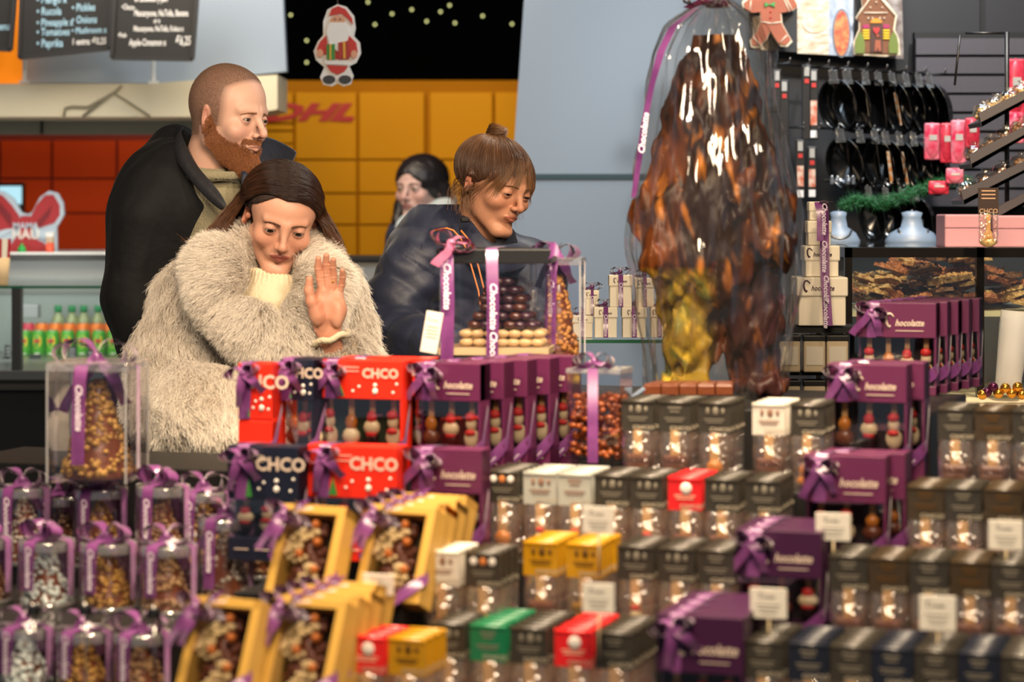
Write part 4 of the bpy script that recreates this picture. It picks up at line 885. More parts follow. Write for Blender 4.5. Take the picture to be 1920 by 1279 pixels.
board([(219, -60), (210, 109), (361, 112), (374, -60)], 7.8, 'black menu chalkboard with white handwriting and a price above the man', ln, CWH, .50)
board([(-60, -60), (-60, 90), (20, 94), (33, -60)], 7.82, 'black chalkboard cut off by the left picture edge', [('menu', -12, 50, 20, 0, 'LEFT', CBL)], CWH)
# festive cut-outs
WB = mat('cutout_white', '#ece8e2', .6); FR = mat('festive_red', '#c42a26', .55); FS = mat('print_skin', '#d99c7c', .6); FB = mat('print_black', '#1d2430', .5); FG = mat('print_green', '#3c8a3c', .6); FY = mat('print_gold', '#e0a42c', .5)
Y = 6.6; t = thing('hanging_decoration', 'white-edged festive cutout of a bearded figure in red carrying gifts, hanging', 'decoration', W(633, 160, Y)); o = t.location
def fl(pts, dy, m, b, Y=Y): flat(pts, Y-dy, .003, m, b, o)
def oval(cx, cy, rx, ry, n=20, a0=0, a1=2*PI): return [(cx+rx*math.cos(a0+(a1-a0)*k/n), cy+ry*math.sin(a0+(a1-a0)*k/n)) for k in range(n+(0 if abs(a1-a0-2*PI) < .01 else 1))]
b = MB(); fl([(633, 8), (650, 13), (664, 30), (667, 52), (664, 68), (675, 80), (677, 100), (668, 118), (655, 124), (663, 142), (658, 158), (644, 162), (633, 157), (622, 162), (606, 159), (600, 145), (608, 126), (592, 112), (588, 96), (596, 78), (606, 66), (606, 40), (614, 18)], 0, WB, b); b.build('backing_card', t)
b = MB(); fl([(617, 30), (622, 16), (634, 11), (648, 17), (660, 34), (662, 46), (650, 34), (640, 26), (628, 28)], .004, FR, b); fl(oval(633, 38, 14, 9), .005, FS, b); fl([(618, 42), (648, 42), (656, 62), (648, 86), (633, 96), (618, 84), (612, 60)], .006, WB, b)
fl([(600, 78), (612, 66), (614, 84), (612, 102), (600, 104), (594, 92)], .004, FR, b); fl([(654, 66), (668, 80), (671, 98), (664, 108), (652, 104), (650, 84)], .004, FR, b)
fl([(614, 82), (652, 84), (654, 112), (612, 110)], .003, FR, b); fl([(608, 112), (655, 114), (654, 122), (609, 120)], .006, WB, b); fl([(612, 122), (653, 124), (646, 134), (633, 140), (620, 134)], .004, FR, b)
fl([(612, 84), (628, 82), (628, 112), (613, 112)], .008, FG, b); fl([(618, 83), (621, 83), (621, 112), (618, 112)], .010, FY, b); fl([(634, 80), (654, 76), (656, 108), (635, 112)], .008, mat('gift_red', '#a5181c', .5), b); fl([(643, 78), (647, 78), (648, 110), (644, 110)], .010, FY, b)
fl(oval(600, 100, 6, 8), .007, FS, b); fl(oval(664, 102, 6, 8), .007, FS, b); fl(oval(617, 149, 12, 8), .005, FB, b); fl(oval(647, 149, 12, 8), .005, FB, b); fl(oval(628, 36, 1.3, 2, 8), .007, FB, b); fl(oval(638, 36, 1.3, 2, 8), .007, FB, b); b.build('figure_print', t)
b = MB(); b.tube([W(633, 10, Y+.002)-o, W(633, -220, Y+.002)-o], .0008, mat('thread', '#8c8c8c', .6), 5); b.build('thread', t)
# ================================================================ shop wall on the right
Yp = 6.9
t = thing('poster_strip', 'row of food photographs on dark board high on the shop wall', 'poster', W(1560, 108, Yp)); o = t.location
def fl2(pts, dy, m, b, th=.003, Y=Yp): flat(pts, Y-dy, th, m, b, o)
b = MB(); fl2([(1405, -60), (1405, 92), (1695, 111), (1690, -60)], 0, mat('poster_black', '#1a1a1c', .5), b, .02); b.build('board', t)
b = MB(); fl2([(1495, -60), (1495, 100), (1554, 103), (1554, -60)], .003, mat('photo_wood', '#b79a78', .5, col2='#e4d3bd', vscale=22, stretch=(1, 1, 3)), b); fl2(oval(1528, 42, 24, 20), .006, mat('photo_cream', '#e0cdb4', .5, col2='#cdb491', vscale=40), b); fl2(oval(1526, 42, 12, 9), .008, mat('photo_cream'), b)
fl2([(1554, -60), (1554, 103), (1600, 106), (1600, -60)], .003, mat('photo_tile', '#b9bcc4', .5, col2='#8f99a8', vscale=30), b); fl2(oval(1578, 62, 17, 46), .006, mat('photo_plate', '#6d7077', .4), b); fl2(oval(1578, 62, 14, 42), .008, mat('photo_pizza', '#c8442a', .5, col2='#e08a4c', vscale=60), b)
fl2([(1645, -60), (1645, 108), (1694, 111), (1690, -60)], .003, mat('photo_marble', '#b5aba4', .5, col2='#6a5850', vscale=18), b)
fl2([(1412, 30), (1412, 92), (1440, 94), (1440, 30)], .003, mat('photo_cream'), b); b.build('photo_print', t)
GI = mat('gingerbread', '#a3563a', .7, var=.1, vscale=20); IC = mat('icing', '#e8d3b4', .7)
t = thing('gingerbread_man_cutout', 'gingerbread man cutout with green bow tie on the shop wall', 'decoration', W(1448, 90, Yp-.03)); o = t.location
man_o = [(1436, -50), (1466, -50), (1470, -20), (1466, -6), (1490, -4), (1497, 10), (1486, 20), (1464, 24), (1466, 44), (1476, 62), (1484, 76), (1475, 85), (1462, 84), (1450, 68), (1444, 58), (1438, 72), (1424, 87), (1410, 86), (1408, 74), (1420, 58), (1426, 40), (1426, 22), (1408, 24), (1395, 16), (1394, 4), (1404, -4), (1430, -6)]
def scaleo(pts, k): cx = sum(p[0] for p in pts)/len(pts); cy = sum(p[1] for p in pts)/len(pts); return [(cx+(x-cx)*k, cy+(y-cy)*k) for x, y in pts]
b = MB(); flat(scaleo(man_o, 1.05), Yp-.05, .01, IC, b, o); b.build('icing_edge', t)
b = MB(); flat(scaleo(man_o, .97), Yp-.056, .006, GI, b, o); b.build('cookie', t)
b = MB()
for (x0, y0), (x1, y1) in (((1470, -2), (1480, 22)), ((1474, -3), (1486, 20)), ((1408, 0), (1406, 20)), ((1462, 80), (1476, 66)), ((1412, 68), (1424, 84)), ((1427, 41), (1446, 44)), ((1446, 44), (1466, 41))): b.tube([W(x0, y0, Yp-.058)-o, W(x1, y1, Yp-.058)-o], .0018, IC, 5)
flat([(1434, 4), (1443, 8), (1453, 3), (1453, 13), (1443, 9), (1434, 13)], Yp-.062, .005, FG, b, o)
for y in (22, 33): b.ell(W(1445, y, Yp-.058)-o, .0035, FR, 1)
b.build('icing_detail', t)
t = thing('gingerbread_house_cutout', 'gingerbread house cutout with heart on its door on the shop wall', 'decoration', W(1642, 102, Yp-.03)); o = t.location
h_o = [(1613, -30), (1628, -30), (1628, -6), (1640, -18), (1664, 8), (1680, 30), (1678, 42), (1676, 56), (1684, 72), (1686, 100), (1660, 103), (1625, 101), (1603, 100), (1602, 78), (1612, 54), (1612, 40), (1606, 34), (1618, 14)]
HB = mat('house_brown', '#7a4a2c', .7, var=.1, vscale=30)
b = MB(); flat(scaleo(h_o, 1.05), Yp-.05, .01, IC, b, o); b.build('icing_edge', t); b = MB(); flat(scaleo(h_o, .96), Yp-.056, .006, HB, b, o); b.build('house_print', t)
b = MB(); flat([(1633, 40)]+oval(1643, 42, 11, 9, 10, PI, 2*PI)+[(1655, 98), (1632, 98)], Yp-.061, .005, mat('door_brown', '#4a2a1c', .6), b, o); flat(oval(1643, 43, 11, 9, 10, PI, 2*PI), Yp-.064, .004, mat('amber', '#e08a1c', .5), b, o)
flat([(1643, 65), (1637, 56), (1638, 51), (1642, 52), (1643, 54), (1645, 51), (1649, 51), (1649, 57)], Yp-.066, .004, FR, b, o)
for x in (1624, 1662):
    for k in range(4): flat([(x-6, 55+5*k), (x+6, 55+5*k), (x+6, 58+5*k), (x-6, 58+5*k)], Yp-.062, .004, BY, b, o)
    flat([(x-6, 46), (x+6, 46), (x+6, 53), (x-6, 53)], Yp-.062, .004, mat('print_pink', '#a82458', .6), b, o)
for x in (1613, 1676): flat([(x-9, 100), (x-10, 84), (x-6, 68), (x, 58), (x+6, 68), (x+9, 84), (x+8, 100)], Yp-.063, .005, mat('tree_print', '#6f7a34', .7), b, o)
for a, c in (((1640, -16), (1607, 32)), ((1641, -16), (1679, 30)), ((1620, 24), (1664, 24))): b.tube([W(*a, Yp-.06)-o, W(*c, Yp-.06)-o], .002, IC, 5)
b.ell(W(1646, 68, Yp-.062)-o, (.006, .002, .006), GI, 1); flat([(1641, 75), (1651, 75), (1652, 96), (1648, 96), (1646, 88), (1643, 96), (1640, 96)], Yp-.064, .004, GI, b, o)
for x, y in ((1628, 34), (1636, 34), (1650, 34), (1658, 34), (1632, 14), (1654, 14), (1643, 4)): b.ell(W(x, y, Yp-.061)-o, .003, IC, 1)
b.build('icing_detail', t)
# hooks and hanging trays
BT = mat('tray_black', '#09090a', .2, spec=.7, coat=.3); CHR = mat('chrome', '#c8c8c8', .15, 1); CLR = film('clear_hanger', rough=.06, refl=.3, bump=.2, haze=.08)
hooks = []
def hook_row(pts, dy, label):
    t = thing('peg_rail', label, 'hooks', W(*pts[0], Yp)); o = t.location; b = MB()
    a, c = W(*pts[0], Yp-.04)-o, W(*pts[1], Yp-.04)-o
    b.tube([a, c], .004, mat('black_plastic'), 6); b.build('rail', t)
    n = 9
    for k in range(n):
        p = a.lerp(c, k/(n-1)); b = MB(); b.tube([p+Vector((0, .03, 0)), p+Vector((.02, -.16, -.004)), p+Vector((.021, -.17, .008))], .0022, CHR, 6); b.build('hook', t)
hook_row(((1455, 120), (1740, 140)), 0, 'row of long chrome hooks above the upper black trays'); hook_row(((1545, 338), (1720, 344)), 0, 'row of chrome hooks above the pine garland'); hook_row(((1480, 238), (1740, 248)), 0, 'row of long chrome hooks above the lower black trays')
TK = {}
def tray(x, y, w_, h_, kind, ang, tilt, label, Y, grp=None):
    """y = clip height; tray hangs below it"""
    key = kind
    if key not in TK:
        t = thing('baking_tray', label, 'baking tray', (0, 0, 0), 0, grp)
        b = MB(); n = 28; rx, rz, dp = .046, .078, .026
        sq = kind == 'square'
        def ringp(k, sx, y_): 
            a = 2*PI*k/n; c, s = math.cos(a), math.sin(a)
            if sq: c, s = [math.copysign(abs(v)**.35, v) for v in (c, s)]
            return (c*rx*sx, y_, s*rz*sx-.108)
        prof = [(1.0, 0), (1.06, -.002), (1.06, .0), (1.0, .002), (.9, dp), (.0, dp)] if True else 0
        vs = []; 
        for sx, y_ in [(1.0, .0), (1.07, -.002), (1.07, .001), (.99, .003), (.88, dp), (.02, dp+.001), (.02, dp-.002), (.86, dp-.002), (.97, .002)]: vs += [ringp(k, sx, y_) for k in range(n)]
        fs = [(i*n+k, i*n+(k+1) % n, (i+1)*n+(k+1) % n, (i+1)*n+k) for i in range(8) for k in range(n)]
        b.raw(vs, fs, BT, True); b.build('tray', t)
        b = MB(); b.box((0, -.002, -.014), (.02, .004, .030), CLR); b.box((0, -.002, -.034), (.026, .006, .012), CLR, bev=.002); b.tube([(0, 0, 0), (0, -.008, .006), (0, -.002, .010)], .002, CHR, 5); b.build('hanger', t)
        if kind == 'round': b = MB(); b.box((.002, -.003, -.11), (.009, .001, .10), mat('sleeve_print', '#e8d9c0', .5, col2='#d8863a', vscale=60)); b.build('paper_sleeve', t)
        TK[key] = t; r = t; r.location = W(x, y, Y); r.rotation_euler = (tilt, 0, ang); r['label'] = label
    else: r = dup(TK[key], W(x, y, Y), ang, label, grp, tilt)
    r.scale = (w_, w_, h_)
    return r
pl = ['round dark tray beside the tall card strip', 'open round tray with clear clip', 'square tray third from the card strip', 'square tray with pale edge', 'oval tray with printed sleeve', 'narrow tray with bright rim', 'dark tray near the row end', 'last tray at the row end']
K_ = ['round', 'plain', 'square', 'square', 'round', 'plain', 'plain', 'plain']
for i, x in enumerate((1562, 1588, 1622, 1646, 1672, 1698, 1722, 1742)):
    Y = 6.72-.015*i
    tray(x, 132+1.2*i, 1.0+(.25 if i < 2 else 0), .92, K_[i] if i not in (0,) else 'plain', math.radians(-38 if i < 4 else -52), .25, 'upper row, '+pl[i], Y)
for i, x in enumerate((1575, 1612, 1640, 1660, 1685, 1712, 1738)):
    tray(x, 242+1.5*i, 1.0+(.2 if i < 1 else 0), .92, ['plain', 'square', 'plain', 'round', 'round', 'plain', 'plain'][i], math.radians(-38 if i < 4 else -52), .25, 'lower row, '+pl[i], 6.7-.015*i)
for i, x in enumerate((1628, 1660, 1690, 1716)):
    tray(x, 350+2*i, .9, .8, 'plain', math.radians(-45), .2, ['black tray under the garland, nearest its left end', 'second black tray under the garland', 'third black tray under the garland', 'black tray under the garland beside the bust'][i], 6.6)
for i, (x, y0, y1, m) in enumerate(((1456, 130, 210, 'dark'), (1512, 122, 262, 'dark'), (1525, 130, 262, 'print'), (1522, 275, 370, 'print'), (1500, 262, 372, 'print'), (1470, 150, 330, 'dark'))):
    lab = ['short dark card pack hanging beside the wrapped figure', 'tall brown-edged card pack on the upper hooks', 'tall narrow pack with white head and red print', 'white and peach narrow pack under the tall one', 'slim pack with bright stripe beside the wrapped figure', 'plain black strip pack near the wrapped figure'][i]
    t = thing('hanging_pack', lab, 'pack', W(x, y0, 6.75)); h = (y1-y0)*MM(6.75); b = MB(); b.box((0, 0, -h/2), (.026, .012, h), mat('pack_dark', '#141315', .4), bev=.002); b.build('pack_card', t)
    b = MB(); b.box((0, -.008, -.018), (.014, .003, .026), mat('grey_print', '#a8a29a', .6)); b.box((0, -.008, -.045), (.012, .003, .012), FR)
    if m == 'print': b.box((0, -.008, -h*.62), (.018, .003, h*.35), mat('pack_print', '#d8b9a4', .5, col2='#c25a3a', vscale=50)); b.box((0, -.008, -h*.92), (.018, .003, .02), mat('white_print'))
    b.build('pack_print', t)
# garland
FOL = mat('pine_green', '#1d5a30', .6, var=.4, vscale=60)
t = thing('pine_garland', 'green artificial pine garland draped under the black trays', 'garland', W(1590, 380, 6.5)); o = t.location
pts = [(1580, 386), (1605, 372), (1640, 380), (1680, 372), (1712, 360), (1745, 348), (1790, 338), (1815, 340)]
b = MB(); b.tube([W(x, y, 6.5)-o for x, y in pts]+[W(1745, 342, 6.78)-o] if False else [W(x, y, 6.5)-o for x, y in pts], .003, mat('garland_wire', '#2a3020', .7), 5); b.build('wire', t)
b = MB(); r = random.Random(3)
for i in range(2600):
    k = r.random()*(len(pts)-1); j = int(k); f = k-j; x = pts[j][0]*(1-f)+pts[j+1][0]*f; y = pts[j][1]*(1-f)+pts[j+1][1]*f
    p = W(x, y, 6.5)-o+Vector((r.gauss(0, .006), r.gauss(0, .008), r.gauss(0, .006))); d = Vector((r.gauss(0, 1), r.gauss(0, 1), r.gauss(0, 1)-.3)).normalized()*r.uniform(.012, .030); s = d.orthogonal().normalized()*.0012
    b.raw([p-s, p+s, p+d], [(0, 1, 2)], FOL)
b.build('needles', t)
for i, x in enumerate((1560, 1571, 1590, 1600)):
    t = thing('cutter_pack', 'small clear cookie-cutter pack hanging above the garland', 'pack', W(x, 345, 6.72), 0, 'small clear packs above the garland'); b = MB(); b.box((0, 0, .01), (.009, .006, .02), CLR); b.ell((0, 0, .02), (.004, .004, .006), CHR, 1); b.build('pack_body', t)
# pink packets
PK = mat('packet_pink', '#c01c44', .4, col2='#d88a98', vscale=18); PK2 = mat('packet_red', '#a81830', .4, col2='#d0384c', vscale=25)
for i, (x, y, w_, h_, m, lab) in enumerate(((1748, 265, 32, 72, PK, 'pink and white packet at the left of the hanging packets'), (1775, 268, 26, 78, PK2, 'red packet in the middle of the hanging packets'), (1797, 266, 30, 85, PK, 'tall pink packet with pale label hanging beside the slanted rack'), (1823, 250, 28, 60, PK2, 'crimson packet partly behind the slanted rack'), (1760, 352, 40, 26, PK2, 'small red packet above the white bust'), (1790, 330, 34, 30, PK, 'pink packet low behind the slanted rack'), (1905, 165, 34, 110, PK2, 'red packet high at the right picture edge'), (1905, 240, 30, 60, PK, 'pink and red packet at the right picture edge below another'))):
    t = thing('sweet_packet', lab, 'packet', W(x, y+h_/2, 6.55-.02*i)); k = MM(6.5); b = MB(); b.ell((0, 0, h_*k/2), (w_*k*.5, .014, h_*k*.5), m, 3, TR(sc=(1, 1, 1))); b.box((0, 0, h_*k/2), (w_*k*.96, .012, h_*k*.97), m, bev=.005); b.build('packet_body', t)
    b = MB(); b.box((0, -.013, h_*k*.6), (w_*k*.45, .004, h_*k*.14), mat('grey_print')); b.build('packet_label', t)
# slanted rack with baubles of sweets
RK = mat('rack_slate', '#3c383c', .5); RB = mat('rack_black', '#131214', .4)
t = thing('slanted_rack', 'dark metal rack with slanting slate shelves at the right edge', 'rack', (W(1880, 0, 5.9).x, 5.95, W(0, 465, 5.9).z)); o = t.location
b = MB()
for pa, pb in (((1888, 60), (1888, 465)), ((1810, 62), (1888, 62)), ((1800, 66), (1790, 160))): b.tube([W(*pa, 5.9)-o, W(*pb, 5.9)-o], .006 if pa[0] > 1850 else .003, RB, 8)
b.build('frame', t)
SLV = [((1838, 212), (1925, 168)), ((1820, 290), (1925, 234)), ((1805, 358), (1925, 300)), ((1850, 400), (1925, 360))]
for (x0, y0), (x1, y1) in SLV:
    b = MB(); flat([(x0-3, y0), (x1, y1), (x1, y1+22), (x0+3, y0+26)], 5.82, .012, RK, b, o); flat([(x0, y0+18), (x1, y1+16), (x1, y1+22), (x0+3, y0+26)], 5.82, .16, RK, b, o); b.build('shelf', t)
SB = film('sweet_bag_film', (1, .97, .9), .07, .16, .6, 90); SW1 = mat('sweet_gold', '#9a7030', .35, metal=.3, col2='#e0c890', vscale=70); SW2 = mat('sweet_brown', '#4a2a1c', .4, col2='#9a7a5c', vscale=70)
bag0 = {}
def sweetbag(x, y, Y, s, m, lab, grp):
    key = m.name
    if key not in bag0:
        q = thing('sweet_bag', lab, 'sweet bag', W(x, y, Y), 0, grp); r = random.Random(5); b = MB()
        for _ in range(26):
            a = r.random()*6.28; rr = r.random()**.5*.022; b.ell((math.cos(a)*rr, math.sin(a)*rr, r.uniform(.004, .028)), r.uniform(.005, .008), m, 1)
        b.build('sweets', q); b = MB(); b.lathe([(.01, 0), (.028, .006), (.031, .02), (.024, .036), (.008, .042), (.014, .05)], SB, 18, cap=False); b.build('film', q); bag0[key] = q; q.scale = (s,)*3; return q
    return dup(bag0[key], W(x, y, Y), random.random()*6, lab, grp, sc=s)
for j, ((x0, y0), (x1, y1)) in enumerate(SLV[:3]):
    for i in range(4):
        f = (i+.3)/3.6; sweetbag(x0+(x1-x0)*f, y0+(y1-y0)*f+16, 5.88, .95, SW1 if j == 0 else SW2, ['clear bag of golden sweets on the top slanting shelf', 'clear bag of brown sweets on the middle slanting shelf', 'clear bag of brown sweets on the low slanting shelf'][j], ['bags on the top slanting shelf', 'bags on the middle slanting shelf', 'bags on the low slanting shelf'][j])
# glass showcase with chocolate bark
Ys = 5.6; zt = W(0, 464, Ys).z
t = thing('glass_showcase', 'black-framed glass showcase of chocolate bark on the right', 'display case', (W(1760, 0, Ys).x, Ys, 0)); o = t.location
FRM = mat('showcase_frame', '#17130f', .3, .5); b = MB()
x0, x1 = W(1585, 0, Ys).x-o.x, W(2000, 0, Ys).x-o.x
b.box(((x0+x1)/2, 0, zt-.012), (x1-x0, .02, .022), FRM); b.box(((x0+x1)/2, .55, zt-.012), (x1-x0, .02, .022), FRM); b.box((x0+.005, .27, zt-.012), (.016, .56, .022), FRM)
for x in (1590, 1837): b.box((W(x, 0, Ys).x-o.x, 0, (zt+.9)/2), (.017, .02, zt-.9), FRM)
b.box((x0+.006, .55, (zt+.9)/2), (.014, .02, zt-.9), FRM); b.build('frame', t)
b = MB(); b.box(((x0+x1)/2, .27, zt), (x1-x0, .56, .004), GL); b.build('glass_top', t); b = MB(); b.box(((x0+x1)/2, -.003, (zt+1.0)/2), (x1-x0, .004, zt-1.0), GL); b.build('front_glass', t)
zs = W(0, 583, Ys).z
b = MB(); b.box(((x0+x1)/2, .27, zs-.008), (x1-x0, .5, .012), mat('tray_cream', '#cfc2a4', .5)); b.build('upper_shelf', t)
zl = W(0, 745, Ys).z
b = MB(); b.box(((x0+x1)/2, .1, zl-.01), (x1-x0, .8, .02), mat('tray_cream')); b.build('lower_shelf', t)
b = MB(); b.box(((x0+x1)/2, .3, (zl-.02)/2), (x1-x0, .5, zl-.02), BK); b.build('base', t)
BA = [mat('bark_nut', '#a87440', .6, col2='#e0b478', vscale=90, bump=.8, bscale=120), mat('bark_dark', '#4a2a18', .5, col2='#8a5a34', vscale=80, bump=.8, bscale=120), mat('bark_orange', '#c87c4c', .6, col2='#8a4c2c', vscale=90, bump=.8, bscale=100)]
r = random.Random(9)
def bark(name, lab, grp, n, xr, yr, zf, mats):
    pr = {}
    for i in range(n):
        px_ = r.uniform(*xr); x = W(px_, 0, Ys+.2).x; m = r.choice(mats); z = zs+zf(px_)*r.random()
        if m.name not in pr:
            b = MB(); n_ = 9; ro = [(math.cos(a)*.045*r.uniform(.7, 1.1), math.sin(a)*.03*r.uniform(.7, 1.1)) for a in np.linspace(0, 2*PI, n_, endpoint=False)]
            vs = [(u, v, 0) for u, v in ro]+[(u*.96, v*.96, .009) for u, v in ro]; b.raw(vs, [tuple(range(n_))[::-1], tuple(range(n_, 2*n_))]+[(k, (k+1) % n_, (k+1) % n_+n_, k+n_) for k in range(n_)], m)
            for _ in range(26): a = r.random()*6.28; q = r.random()**.5; b.ell((math.cos(a)*.036*q, math.sin(a)*.024*q, .010), (r.uniform(.003, .006), r.uniform(.003, .005), .003), m, 1)
            q = b.build(name); pr[m.name] = q
        else: q = pr[m.name].copy(); COL.objects.link(q)
        q.location = (x, Ys+r.uniform(.06, .42), z+.006); q.rotation_euler = (r.uniform(-.35, .35), r.uniform(-.3, .3), r.random()*6.28); tag(q, lab, 'chocolate bark', grp)
bark('chocolate_bark', 'broken slab of nut chocolate bark heaped in the glass showcase', 'bark heaped in the showcase', 110, (1612, 1905), 0, lambda x: .085*math.exp(-((x-1760)/140)**2)+.035, BA)
# pink boxes and hanging dark sachet on top of the showcase, bust, white boxes
PP = mat('pink_paper', '#a87a84', .6, bump=.15, bscale=10)
for i, (a, c, yt, lab) in enumerate(((1763, 1846, 402, 'dusty pink paper box on the showcase, left of the dark spoon pack'), (1852, 1960, 404, 'dusty pink paper box on the showcase at the right edge'))):
    q = thing('paper_box', lab, 'box', W((a+c)/2, 463, Ys+.2)); k = MM(Ys+.2); b = MB(); h = (463-yt)*k; b.box((0, 0, h/2), ((c-a)*k, .12, h), PP, bev=.004); b.build('box_body', q)
    b = MB(); b.box((0, -.0615, h*.62), ((c-a)*k*.98, .002, .002), mat('pink_crease', '#a87480', .7)); b.build('fold_line', q)
q = thing('chocolate_spoon_pack', 'dark-headed pack with a wooden spoon hanging before the pink boxes', 'sachet', W(1853, 462, 5.5)); k = MM(5.5)
b = MB(); b.box((0, 0, 85*k), (38*k, .004, 50*k), mat('kraft_dark', '#2a1a12', .5)); b.text('CHCO', 12*k, mat('tan_print', '#a8866a', .6), TR((0, -.003, 66*k)), bold=.01)
for j in range(3): b.box((0, -.0025, (104-7*j)*k), (26*k, .001, 2.4*k), mat('tan_print'))
b.build('header_card', q); b = MB(); b.box((0, 0, 34*k), (36*k, .02, 60*k), SB, bev=.006); b.build('film', q); b = MB(); b.box((0, 0, 40*k), (8*k, .004, 50*k), mat('stick_wood', '#c79a62', .6)); b.ell((0, 0, 18*k), (9*k, .003, 14*k), mat('stick_wood'), 2); b.ell((0, 0, 8*k), (16*k, .012, 9*k), SW1, 2); b.build('wooden_spoon', q)
BS = mat('bust_white', '#66788f', .4)
for i, (x, yb, s, lab) in enumerate(((1710, 462, 1.0, 'pale blue-white neck bust display behind the showcase glass top'), (1572, 462, .8, 'pale neck bust display partly behind the ribboned white box tower'))):
    q = thing('neck_bust', lab, 'bust', W(x, yb, 6.3)); b = MB(); b.lathe([(.06*s, 0), (.062*s, .015), (.05*s, .035), (.026*s, .05), (.021*s, .075), (.024*s, .088), (.010, .092)], BS, 28, TR(sc=(1.15, .7, 1))); b.build('bust_body', q); b = MB(); b.ell((0, 0, .092), (.006, .006, .006), BT, 1)
    b.tube([(math.cos(a)*.040*s, -.02-.012*math.sin(a), .05-.03*math.sin(a)) for a in np.linspace(.1, PI-.1, 12)], .003, BT, 6); b.build('necklace', q)
t = thing('bust_shelf', 'dark shelf behind the showcase carrying the pale busts', 'shelf', (W(1660, 0, 6.35).x, 6.35, 0)); b = MB(); z = W(0, 462, 6.3).z; b.box((0, 0, z/2), (.36, .3, z), SW); b.build('shelf_body', t)
# cup stand low on the right
q = thing('clear_cup', 'stack of tall clear plastic cups inside the right showcase', 'cups', W(1888, 738, 5.5)); b = MB(); 
for k in range(3): b.lathe([(.028, .0+.03*k), (.036, .16+.014*k)], film('cup_plastic', rough=.2, refl=.2, bump=0, haze=.35), 24, TR((0, 0, 0), (0, .12, 0)), cap=False)
b.build('cup_stack', q)
for i, (x, y, m) in enumerate(((1850, 738, mat('foil_purple', '#4a1438', .25, .6)), (1862, 728, mat('foil_purple')), (1872, 740, mat('foil_gold', '#c08a34', .25, .9)), (1885, 730, mat('foil_gold')), (1897, 740, mat('foil_gold')), (1908, 728, mat('foil_gold')), (1916, 742, mat('foil_gold')), (1842, 742, mat('foil_gold')))):
    b = MB(); b.ell((0, 0, .012), (.012, .012, .012), m, 2); tag(b.build('foil_chocolate', None, W(x, y+8, 5.42)), ('purple' if 'purple' in m.name else 'gold')+' foil-wrapped chocolate ball at the foot of the clear cups', 'chocolate', ('purple' if 'purple' in m.name else 'gold')+' foil balls by the cups')
# white logo boxes
PU = mat('satin_purple', '#5f2a64', .3, sheen=.7, coat=.35, col2='#7a3f7c', vscale=20); WBX = mat('white_box', '#efe6d2', .5); PT = mat('purple_print', '#3c1430', .5); RT = mat('ribbon_print', '#e6d8ea', .5)
def logo(b, M, size, m): 
    """handwritten style word: a large looping initial and small slanted letters"""
    R_, n = size*.46, 22; c = Vector((-size*1.36, 0, 0)); tb = [c+Vector((math.cos(a)*R_*.8*(1-.04*i), 0, math.sin(a)*R_*(1+.15*math.sin(a)))) for i, a in enumerate(np.linspace(.6, 5.6, n))]
    b.tube(tb, [size*.05+size*.035*math.sin(PI*i/n) for i in range(n)], m, 5, M @ TR(sc=(1, .15, 1)))
    b.text('hocolatte', size*.62, m, M @ TR((-size*.98, 0, -size*.12)), shear=.32, bold=.02, align='LEFT', sx=.82)
def bow(b, M, s, w_, m=None, tails=((-1, -1.6), (1, -1.3)), seed=0):
    m = m or PU; r = random.Random(seed)
    for k in (-1, 1):
        for j, (L, H) in enumerate(((1, .55), (.75, -.75))):
            n = 14; pts = []; wd = []
            for i in range(n+1):
                t = i/n; a = 2*PI*t; x = k*s*L*.5*(1-math.cos(a)); z = s*H*.5*math.sin(a)+s*.12*math.sin(PI*t)*r.uniform(.6, 1); y = -s*.18*math.sin(PI*t)
                pts.append((x, y, z)); wd.append((.25*k*math.sin(a), 1, .35*math.cos(a)))
            b.strip(pts, wd, [w_*(.45+.6*math.sin(PI*i/n)) for i in range(n+1)], m, M)
    b.ell((0, -w_*.1, 0), (w_*.45, w_*.4, w_*.42), m, 2, M)
    for dx, dz in tails:
        n = 9; pts = []; wd = []
        for i in range(n+1):
            t = i/n; pts.append((dx*s*t*(1-.25*t)+.08*s*math.sin(5*t), -w_*.3-.12*s*math.sin(4*t), dz*s*t)); wd.append((1, .5*math.sin(6*t), .25*dx))
        b.strip(pts, wd, w_*.85, m, M)
def ribbon_text(b, M, size): logo(b, M, size, RT)
Yt = 4.95; k = MM(Yt)
lv = [(1511, 1583, 548, 612, 82), (1496, 1592, 520, 548, 1), ]
t = thing('box_tower', 'tower of four white boxes tied with one purple ribbon', 'gift boxes', W(1540, 612, Yt)); o = t.location
for (a, c, yt, yb, li) in ((1494, 1590, 520, 612, 556), (1510, 1577, 461, 520, 490), (1517, 1563, 414, 461, 438), (1520, 1556, 378, 414, 397)):
    w_ = (c-a)*k; cx = W((a+c)/2, 0, Yt).x-o.x; z0 = (612-yb)*k; z1 = (612-yt)*k; zl_ = (612-li)*k
    b = MB(); b.box((cx, .05, (z0+z1)/2), (w_*.92, w_*.92, z1-z0-.002), WBX, bev=.002); b.box((cx, .05, (z1+zl_)/2), (w_, w_, z1-zl_), WBX, bev=.003)
    if w_ > .06: logo(b, TR((cx, .049-w_/2, (z1+zl_)/2)), (z1-zl_)*.62, PT)
    b.build('gift_box', t)
b = MB(); pts = [W(1545, 378, Yt-.04)-o, W(1545, 383, Yt-.01)-o, W(1546, 460, Yt-.025)-o, W(1547, 520, Yt-.045)-o, W(1553, 611, Yt-.058)-o]
